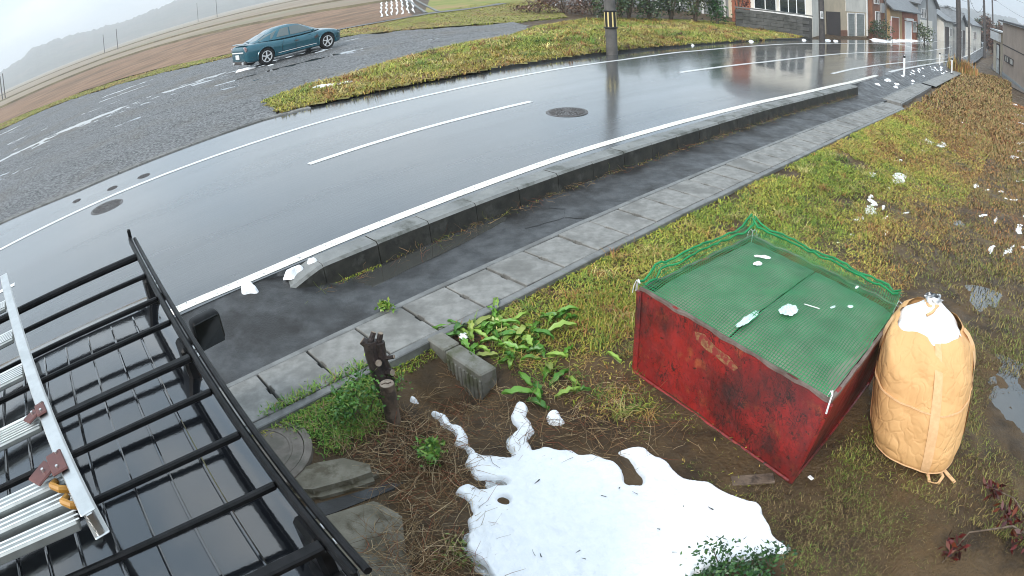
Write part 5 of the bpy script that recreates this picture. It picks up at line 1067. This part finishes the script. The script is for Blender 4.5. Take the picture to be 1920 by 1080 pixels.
for k, (dx, dz) in enumerate([(-.05, 0), (.05, 0)]):
    MB().bbox((sgp[0]+dx*math.cos(R(25))+.012*math.sin(R(25)), sgp[1]+dx*math.sin(R(25))-.014, 1.03), (.03, .006, .2), .001, R(25)).obj('sign_mark', M['guardblack'], sg).matrix_parent_inverse = Matrix()
MB().bbox((sgp[0]+.006, sgp[1]-.014, 1.17), (.16, .006, .03), .001, R(25)).obj('sign_mark', M['guardblack'], sg)
pole('street_pole', 'slim grey pole in front of the brick house', *sx_(54.5, 12.7), .09, 8.5)
pole('utility_pole', 'tall dark wooden pole at the end of the footpath on the right', *sx_(42.6, 4.45), .2, 11, 'poledark', arms=[(10, 1.8, 'arm')])
pole('utility_pole', 'grey pole just behind the tall dark pole', *sx_(62, 5.1), .14, 9, 'pole', arms=[(8.2, 1.4, 'arm')])
pole('utility_pole', 'dark pole carrying transformers above the side street', *sx_(84, 4.4), .2, 10, 'poledark', arms=[(8.6, .5, 'can'), (8.6, -.5, 'can'), (9.4, 1.8, 'arm')])
pole('utility_pole', 'thin far pole right of the transformer pole', *sx_(98, 3.6), .16, 9.5, 'poledark', arms=[(8.6, 1.6, 'arm')])
pole('street_pole', 'thin grey pole before the pale gabled house', *sx_(79, 12.3), .1, 8)
for (x, y, h, lab) in [(-165, 241, 9, 'left pole of the near pair across the fields'), (-146, 224, 9, 'right pole of the near pair across the fields'), (-181, 381, 13, 'left pole of the distant pair against the hazy hill'), (-142, 324, 13, 'right pole of the distant pair against the hazy hill'), (-130, 129.6, 7, 'outer pole of the pair at the left picture edge'), (-134, 135, 7.5, 'inner pole of the pair at the left picture edge'), (-8, 92, 9, 'lone field pole above the brown field')]:
    pole('field_pole', lab, x, y, .2, h, 'poledark', group='poles')
def cable(a, b, sag, label, r=.014):
    a, b = Vector(a), Vector(b); P = [a.lerp(b, u)-Vector((0, 0, sag*4*u*(1-u))) for u in np.linspace(0, 1, 22)]
    tag(MB().tube(P, r, 5, False).obj('overhead_cable', M['wire']), label, 'cable', 'overhead cables')
PT = {k: Vector(v) for k, v in POLE.items()}
k1 = [v for k, v in PT.items() if 'tall dark wooden' in k][0]; k2 = [v for k, v in PT.items() if 'just behind' in k][0]; k3 = [v for k, v in PT.items() if 'transformers' in k][0]; k4 = [v for k, v in PT.items() if 'striped' in k][0]; k5 = [v for k, v in PT.items() if 'white sign' in k][0]; k6 = [v for k, v in PT.items() if 'slim grey' in k][0]
for q, (a, b, sg_) in enumerate([(k1, k2, .8), (k2, k3, .9), (k5, k6, .6)]):
    for j, o_ in enumerate((-.6, 0, .6)): cable(a+Vector((o_*-EY, o_*EX, -.6)), b+Vector((o_*-EY, o_*EX, -.6)), sg_+.1*j, ['cable from the tall dark pole to the grey pole', 'cable from the grey pole to the transformer pole', 'cable from the signed pole to the slim grey pole'][q]+[', left strand', ', middle strand', ', right strand'][j])
cable(k3+Vector((0, 0, -1)), (48, 40, 4.4), .5, 'service cable dropping to the beige house at right'); cable(k3+Vector((0, 0, -.4)), (75, 45, 9), 1.2, 'cable crossing the sky above the beige house')
cable(k2+Vector((0, 0, -2.2)), k3+Vector((0, 0, -2.6)), 1.6, 'low sagging cable between grey and transformer poles', .02); cable(k6+Vector((0, 0, -1)), (62, 66, 5), .6, 'service cable to the pale gabled house')
def delin(label, s, t):
    x, y = sx_(s, t); z = float(Lp(s))+.04; d = thing('delineator_post', label, 'post', (x, y, z), ANG)
    MB().lathe([(.05, 0), (.05, .9), (.035, .95), (.001, .96)], n=14).obj('post_body', M['white'], d, True); MB().lathe([(.13, -.02), (.13, .025), (.06, .05)], n=16).obj('post_base', M['poledark'], d, True); MB().lathe([(.052, .84), (.054, .85), (.054, .93), (.052, .94)], n=14).obj('black_band', M['guardblack'], d)
delin('white delineator post standing by the puddle past the kerb', 25.6, 5.55); delin('farther white delineator post at the road bend', 41, 5.7); delin('thin delineator post at the edge of the footpath strip', 38, 4.5)

# ================================================================== HOUSES ALONG THE STREET
W = dict(cream=wallm('cream_wall', (.66, .58, .45)), beige=wallm('beige_wall', (.6, .5, .36)), white=wallm('off_white_wall', (.72, .69, .62)), brick=wallm('brown_brick_wall', (.26, .12, .07), .65), rust=wallm('rust_board_wall', (.33, .11, .055), .75), ochre=wallm('ochre_wall', (.44, .3, .15)), grey=wallm('grey_wall', (.36, .37, .37)), dark=wallm('dark_board', (.07, .055, .05)), pink=wallm('pinkish_beige_wall', (.47, .37, .3)), sheet=wallm('grey_sheet_wall', (.28, .29, .3)))
SHUT = mat('shutter', (.3, .32, .31), (.24, .26, .25), sc=3, rough=.5)
def house(name, label, x, y, yaw, wd, dp, h, wall, roof='x', rh=1.6, zb=None, wins=(), doors=(), panels=(), over=.5, roofm=None, cat='house'):
    zb = Z(x, y) if zb is None else zb
    t = thing(name, label, cat, (x, y, zb), yaw)
    MB().box((wd/2, dp/2, h/2-.4), (wd, dp, h+.8)).obj('wall', W[wall], t)
    rm_ = roofm or ROOFM; o = over
    def slab_(q, th=.14):
        return q.add([], [])
    def panel(P, nm='roof'):
        n_ = (Vector(P[1])-Vector(P[0])).cross(Vector(P[3])-Vector(P[0])).normalized()
        if n_.z < 0: n_ = -n_
        V = [Vector(p) for p in P]; return MB().add([v+n_*.14 for v in V]+V, [(0, 1, 2, 3), (7, 6, 5, 4), (0, 4, 5, 1), (1, 5, 6, 2), (2, 6, 7, 3), (3, 7, 4, 0)]).obj(nm, rm_, t)
    if roof == 'x':
        k = rh/(dp/2); e = h-o*k
        panel([(-o, -o, e), (wd+o, -o, e), (wd+o, dp/2, h+rh), (-o, dp/2, h+rh)]); panel([(-o, dp+o, e), (wd+o, dp+o, e), (wd+o, dp/2, h+rh-.003), (-o, dp/2, h+rh-.003)])
        for xx in (.005, wd-.005): MB().add([(xx, 0, h), (xx, dp, h), (xx, dp/2, h+rh)], [(0, 1, 2)]).obj('gable', W[wall], t)
        MB().bbox((wd/2, dp/2, h+rh+.14), (wd+2*o, .25, .16), .04).obj('ridge', rm_, t)
    elif roof == 'y':
        k = rh/(wd/2); e = h-o*k
        panel([(-o, -o, e), (-o, dp+o, e), (wd/2, dp+o, h+rh), (wd/2, -o, h+rh)]); panel([(wd+o, -o, e), (wd+o, dp+o, e), (wd/2, dp+o, h+rh-.003), (wd/2, -o, h+rh-.003)])
        for yy in (.005, dp-.005): MB().add([(0, yy, h), (wd, yy, h), (wd/2, yy, h+rh)], [(0, 1, 2)]).obj('gable', W[wall], t)
        MB().bbox((wd/2, dp/2, h+rh+.14), (.25, dp+2*o, .16), .04).obj('ridge', rm_, t)
    else:
        panel([(-o, -o, h), (wd+o, -o, h), (wd+o, dp+o, h+rh), (-o, dp+o, h+rh)])
    def place(side, a, b_, z0, z1, d0, th):
        if side == 'f': return ((a+b_)/2, -d0, (z0+z1)/2), (b_-a, th, z1-z0)
        if side == 'l': return (-d0, (a+b_)/2, (z0+z1)/2), (th, b_-a, z1-z0)
        return (wd+d0, (a+b_)/2, (z0+z1)/2), (th, b_-a, z1-z0)
    for wdef in wins:
        side, a, b_, z0, z1 = wdef[:5]; n_ = wdef[5] if len(wdef) > 5 else 2
        c, d = place(side, a, b_, z0, z1, .02, .05); wo_ = MB().box(c, d).obj('window', M['glass'], t)
        fr = MB()
        for (p, q, r_, s_) in ((a-.06, b_+.06, z0-.07, z0), (a-.06, b_+.06, z1, z1+.07), (a-.06, a+.0, z0, z1), (b_, b_+.06, z0, z1)): fr.box(*place(side, p, q, r_, s_, .035, .1))
        for k in range(1, n_): xx = a+(b_-a)*k/n_; fr.box(*place(side, xx-.03, xx+.03, z0+.001, z1-.001, .04, .06))
        fr.obj('frame', M['white'] if len(wdef) < 7 else W['dark'], wo_)
    for side, a, b_, z0, z1, mm in doors:
        c, d = place(side, a, b_, z0, z1, .025, .06); do = MB().box(c, d).obj('door', mm, t); fr = MB()
        for (p, q, r_, s_) in ((a-.09, a, z0, z1+.09), (b_, b_+.09, z0, z1+.09), (a, b_, z1, z1+.09)): fr.box(*place(side, p, q, r_, s_, .05, .1))
        fr.obj('door_frame', M['white'] if mm is not W['dark'] else W['dark'], do)
        if z1-z0 > 1.4 and mm is SHUT:
            for k in range(1, 9):
                zz = z0+(z1-z0)*k/9; MB().box(*place(side, a+.02, b_-.02, zz-.012, zz+.012, .062, .02)).obj('shutter_slat', SHUT, do)
    for side, a, b_, z0, z1, mm, th in panels:
        c, d = place(side, a, b_, z0, z1, th/2-.002, th); MB().box(c, d).obj('wall_panel', mm, t)
    return t
hx = lambda s, t: xy(s, t)
yw = lambda k: ANG+math.atan(k)
PANE = mat('pale_pane', (.45, .52, .5), (.55, .6, .58), sc=1, rough=.1, coat=1)
house('bay_window_house', 'house with two wide bay windows behind the block wall', 14.3, 38.5, math.atan2(-2.8, 3.7), 5.2, 7, 5.2, 'white', 'x', 1.8, zb=-.75, wins=[('f', 1.5, 2.85, 1.4, 3.4, 2), ('f', 3.15, 4.75, 1.4, 3.4, 3)], doors=[], panels=[('f', 1.2, 5.0, 1.18, 1.32, M['white'], .4), ('f', -.02, 1.2, .2, 5.1, W['rust'], .06)])
house('narrow_annex', 'narrow cream annex between the bay window house and the garages', *hx(38.7, 16.4), ANG+.05, 2.9, 6, 5.0, 'cream', 'flat', .3, zb=-.95, panels=[('f', 0.02, 2.88, -.2, .75, W['grey'], .08)])
house('garage_house', 'cream two-storey house with dark panel and twin grey shutters', *hx(41.9, 15.95), ANG+.02, 11.4, 8, 5.9, 'beige', 'x', 1.8, zb=-1.05, doors=[('f', 5.45, 7.35, .05, 1.85, SHUT), ('f', 7.9, 10.3, .05, 1.88, SHUT)], panels=[('f', .3, 3.5, -.2, 1.95, W['dark'], .06), ('f', 3.5, 5.2, -.2, .55, W['brick'], .08), ('f', 5.0, 11.3, 2.05, 5.6, W['white'], .05), ('f', 11.15, 11.38, 0, 5.7, M['white'], .14)], wins=[('f', 6.5, 9, 3.2, 4.6, 2)])
house('brick_house', 'brown brick house with tall narrow windows beside the garages', *hx(53.6, 15.7), ANG+.03, 4.7, 8, 5.6, 'brick', 'x', 1.7, zb=-1.3, wins=[('f', 1.0, 2.6, .9, 2.5, 3), ('f', .6, 2.4, 3.3, 4.6, 3)], panels=[('f', 2.9, 4.3, 2.5, 3.4, W['grey'], .2)])
house('long_barn', 'long low barn with grey roof, rust doors and one white door', *hx(58.6, 15.3), ANG-.01, 13, 9, 3.4, 'ochre', 'x', 2.9, zb=-1.45, doors=[('f', .3, 3.3, .05, 2.35, W['rust']), ('f', 6.2, 9.2, .05, 2.0, M['white'])], panels=[('f', 5.0, 12.9, .0, 3.3, W['rust'], .02), ('f', 6.0, 9.6, 2.2, 2.45, M['white'], .3)], wins=[('f', 10.2, 12, 1, 2.1, 3)])
house('gabled_house', 'tall pale house with grey gable and lean-to beyond the barn', *hx(74, 15.6), ANG-.03, 12, 10, 4.6, 'grey', 'y', 2.4, zb=-1.65, wins=[('f', 2, 4.5, 2.9, 4, 3), ('l', 2, 4.5, 2.6, 3.8, 2)], panels=[('f', 1, 8.5, .3, 2.6, W['white'], .06)])
house('far_house', 'small hazy house with dark roof behind the far slush', *hx(88, 14.5), ANG-.05, 7, 8, 3.2, 'white', 'x', 1.6, zb=-1.65, doors=[('f', 1, 3.4, .05, 2.1, W['dark'])], wins=[('f', 4.2, 6, .9, 2, 2)])
house('far_house', 'grey gable-fronted far house second from the road bend', *hx(97, 13.6), ANG-.08, 7, 8, 3.0, 'grey', 'y', 1.7, zb=-1.65, wins=[('f', 1.5, 3.5, .9, 2.0, 2)], doors=[('f', 4.5, 5.8, .05, 2, W['dark'])])
house('far_house', 'last house at the end of the street with low roof', *hx(108, 12.5), ANG-.1, 10, 9, 3.4, 'white', 'x', 1.8, zb=-1.6, wins=[('f', 2, 5, .9, 2.1, 3)])
house('far_house', 'grey-roofed house down the side street', *hx(128, 4), ANG-.9, 12, 9, 3.6, 'sheet', 'x', 2.2, zb=-2.2, wins=[('f', 3, 6, 1, 2.2, 3)])
RY = math.atan2(7.89, 5.55)+math.pi
house('beige_house', 'pinkish beige house with one slot window at the right edge', 39.9, 38.2, RY, 16, 9, 4.5, 'pink', 'flat', .9, zb=-1.15, over=.35, roofm=mat('dark_metal_roof', (.06, .06, .065), (.09, .09, .095), sc=2, rough=.5), wins=[('f', 1.3, 5.2, 1.35, 1.75, 2, 1)], panels=[('f', -.02, 16.0, 2.55, 2.64, W['dark'], .03), ('f', -.02, 16.02, -.3, .25, W['grey'], .05)])
house('porch_annex', 'cream entrance annex with black framed door beside the beige house', 43.6, 43.2, RY, 4.3, 6, 3.6, 'cream', 'flat', .3, zb=-1.25, over=.3, roofm=mat('pale_metal_roof', (.6, .62, .63), (.5, .52, .53), sc=2, rough=.4), doors=[('f', 2.6, 3.9, .1, 2.3, PANE)], panels=[('f', 2.4, 4.1, 2.42, 2.52, W['dark'], .12), ('f', 2.4, 2.5, 0, 2.42, W['dark'], .12), ('f', 4.0, 4.1, 0, 2.42, W['dark'], .12), ('f', 2.6, 3.9, 1.1, 1.18, W['dark'], .08), ('f', -.3, 4.5, 2.75, 3.5, M['white'], .3)])
house('garden_shed', 'grey sheet-metal shed with white posts behind the brown bushes', 3.6, 40.5, ANG-.62, 13, 4, 2.7, 'sheet', 'flat', .5, zb=-.2, roofm=mat('pale_shed_roof', (.5, .53, .56), (.42, .45, .48), sc=2, rough=.35), wins=[], panels=[('f', k*1.6, k*1.6+.12, -.2, 2.6, M['white'], .1) for k in range(9)]+[('f', 0, 13, 1.55, 1.63, M['white'], .06)], cat='shed')
# block wall with individual courses
BW = thing('block_wall', 'long dark concrete block garden wall below the bay window house', 'wall', (0, 0, 0))
BLK = mat('dark_block', (.075, .075, .07), (.11, .11, .105), (.05, .05, .045), sc=3, sc3=1, rough=.8, bump=.005, bsc=12)
wa, wb = np.array(hx(31.5, 17.4)), np.array(hx(34.6, 14.0)); wdv = (wb-wa); wl_ = np.hypot(*wdv); wdv /= wl_; wy = math.atan2(wdv[1], wdv[0])
bm_ = MB().bbox((0, 0, 0), (.79, .15, .19), .008).mesh('block', BLK)
for c in range(7):
    nB = int(wl_/.8); off = .4*(c % 2)
    for k in range(nB):
        d = off+.4+k*.8
        if d > wl_-.2: continue
        p = wa+wdv*d; link('block', bm_, BW, (p[0], p[1], -.62+.2*c+.012*(nB-k)), wy)
MB().bbox((*((wa+wb)/2-np.array([-wdv[1], wdv[0]])*-.02), .02), (wl_, .1, 1.32), .01, wy).obj('mortar_core', mat('mortar', (.06, .06, .058), rough=.9), BW)
MB().bbox((*((wa+wb)/2), .82), (wl_+.05, .2, .07), .01, wy).obj('coping', M['concrete'], BW)
wc, wd_ = wb, np.array(hx(36.6, 17.2)); 
# hedge, bushes and trees
def bush(name, label, x, y, r, h, n, ls, cols, wts, cat='bush', stems=4, zb=None, trunk=False, conif=False):
    zb = Z(x, y) if zb is None else zb; t = thing(name, label, cat, (x, y, zb)); P = []
    nc = 26
    for k in range(nc):
        u = RNG.uniform(.15, 1); rr = r*(1-u*.85 if conif else math.sqrt(max(.15, 1-(u*1.1-.45)**2*1.6))); a = RNG.uniform(0, 6.28); q = rr*math.sqrt(RNG.random())
        P.append(np.array([q*math.cos(a), q*math.sin(a), u*h])+RNG.normal(0, 1, (n//nc, 3))*np.array([r*.2, r*.2, h*.08]))
    P = np.concatenate(P); P[:, 2] = np.abs(P[:, 2]); leaves('crown' if trunk else 'foliage', P, ls, pal(len(P), cols, wts, .3), M['leaf'], t, .2, .55)
    for k in range(stems):
        a = RNG.uniform(0, 6.28); MB().tube([(0, 0, -.1), (r*.25*math.cos(a), r*.25*math.sin(a), h*.45), (r*.5*math.cos(a), r*.5*math.sin(a), h*.9)], [.05*h/2, .03*h/2, .01], 6).obj('trunk' if trunk else 'stem', M['wood'], t)
    return t
DG = [(.015, .035, .012), (.03, .06, .018), (.05, .085, .025), (.09, .11, .04)]; BRN = [(.1, .045, .03), (.16, .08, .05), (.08, .05, .03), (.2, .13, .08)]
for k, (s_, t_, r, h, lab) in enumerate([(25.0, 20.6, 1.0, 2.2, 'dark hedge shrub nearest the striped pole'), (26.2, 20.6, 1.0, 2.6, 'second dark hedge shrub from the striped pole'), (27.5, 20.3, 1.1, 2.4, 'mixed hedge shrub in the middle of the hedge'), (28.9, 19.9, 1.1, 2.7, 'tall hedge shrub with bare stems'), (30.2, 19.2, 1.0, 2.5, 'yellow-green hedge shrub next to the conifer')]):
    bush('hedge_shrub', lab, *xy(s_, t_), r, h, 1500, .16, DG if k != 4 else DG[1:]+[(.16, .16, .05)], (2, 3, 2, 1), 'shrub', 5)
bush('conifer', 'dense green conifer at the left end of the block wall', *xy(31.0, 18.3), .8, 3.4, 2200, .16, [(.02, .07, .02), (.03, .1, .025), (.05, .13, .03)], (2, 2, 1), 'tree', 1, trunk=True, conif=True)
for k, (x, y, r, h, lab) in enumerate([(2.2, 34.5, 1.2, 1.0, 'leftmost brown bramble bush before the shed'), (3.6, 34.6, 1.3, 1.3, 'red-brown bush second from the left before the shed'), (5.0, 34.2, 1.3, 1.3, 'russet bush in the middle before the shed'), (6.4, 34.4, 1.2, 1.5, 'twiggy bush beside the striped pole')]): bush('brown_bush', lab, x, y, r, h, 900, .14, BRN, (3, 3, 2, 1), stems=7)
bush('red_shrub', 'reddish shrub above the block wall left of the bay windows', *xy(32.3, 17.6), .6, 2.4, 900, .13, [(.13, .03, .025), (.2, .06, .04), (.1, .05, .03)], (2, 2, 1), 'shrub')
bush('green_bush', 'dark bush in front of the brick house', *xy(53.6, 14.9), 1.2, 1.7, 900, .18, DG, (2, 3, 1, 1)); bush('green_bush', 'light green bush beside the white barn door', *xy(71.5, 14.3), 1.3, 2.0, 900, .22, DG[1:]+[(.14, .18, .05)], (2, 2, 2, 1))
for k, (x, y, r, h, lab) in enumerate([(66, 64.5, 1.6, 4.6, 'dark bare tree behind the cream annex'), (69, 65.5, 1.6, 4.8, 'second dark tree behind the beige house'), (84, 85.5, 1.6, 5.2, 'hazy conifer at the end of the side street'), (90, 94, 2, 4.2, 'low hazy tree beyond the far pole'), (76, 70, 1.8, 4.4, 'brown tree mass behind the beige house roof')]): bush('background_tree', lab, x, y, r, h, 2200, .5, DG if k % 2 else BRN, (3, 3, 2, 1), 'tree', 5, zb=-1.8, trunk=True)
# red post box / banner in front of the brick house, orange reeds at the pole
vx = hx(57.0, 14.9); v_ = thing('red_banner', 'narrow red banner on a stand before the brick house', 'banner', (*vx, -1.4), ANG); MB().cyl((0, 0, 0), (0, 0, 2.1), .03, 8).obj('stand', M['white'], v_); MB().bbox((.2, -.03, 1.3), (.36, .02, 1.5), .005).obj('cloth', mat('red_cloth', (.5, .03, .03), rough=.7), v_)
q = np.array(sx_(43.0, 4.2)); P = q+RNG.normal(0, .5, (500, 2)); tag(blades('reed_tuft', P[:, 0], P[:, 1], RNG.uniform(.4, 1.3, 500), RNG.uniform(.04, .07, 500), pal(500, [(.4, .2, .07), (.3, .26, .06), (.45, .3, .12)], (2, 1, 1)), M['blade'], lean=.25), 'orange dry reeds at the foot of the tall dark pole', 'reeds', kind='stuff')
tag(strip('side_street', [xy(44, 1.6), xy(60, 4.8), xy(90, 6.5), xy(130, 9)], [xy(40, -1.2), xy(60, 1.8), xy(85, 1.5), xy(125, 1)], 30, 6, lambda x, y: zt(x, y)+.05, M['asphalt']), kind='structure')
# far side kerb stones along the verge
fk = thing('verge_kerb', 'low dark kerb along the grass verge on the far side of the road', 'kerb')
fs = np.arange(10.5, 33, .6)
for s_ in fs:
    secs = [[(*xy(q, t_+float(cs(q))), float(Lp(q))+z_) for t_, z_ in ((float(tfar(q))-.02, .12), (float(tfar(q))-.02, .295), (float(tfar(q))+.09, .3), (float(tfar(q))+.09, .12))] for q in (s_+.006, s_+.594)]
    MB().loft(secs).obj('kerb_stone', M['algae_shade'], fk)

# ================================================================== HAZE
hz = MB().box((-100, 650, 38), (5600, 3200, 112)).obj('haze', M['white'])
hm = bpy.data.materials.new('haze_air'); hm.use_nodes = True; t = hm.node_tree; t.nodes.clear()
pv = t.nodes.new('ShaderNodeVolumePrincipled'); pv.inputs['Color'].default_value = (.93, .96, 1, 1); pv.inputs['Density'].default_value = .0009; pv.inputs['Anisotropy'].default_value = .2
ou = t.nodes.new('ShaderNodeOutputMaterial'); t.links.new(pv.outputs[0], ou.inputs['Volume']); hz.data.materials[0] = hm; hz['kind'] = 'stuff'
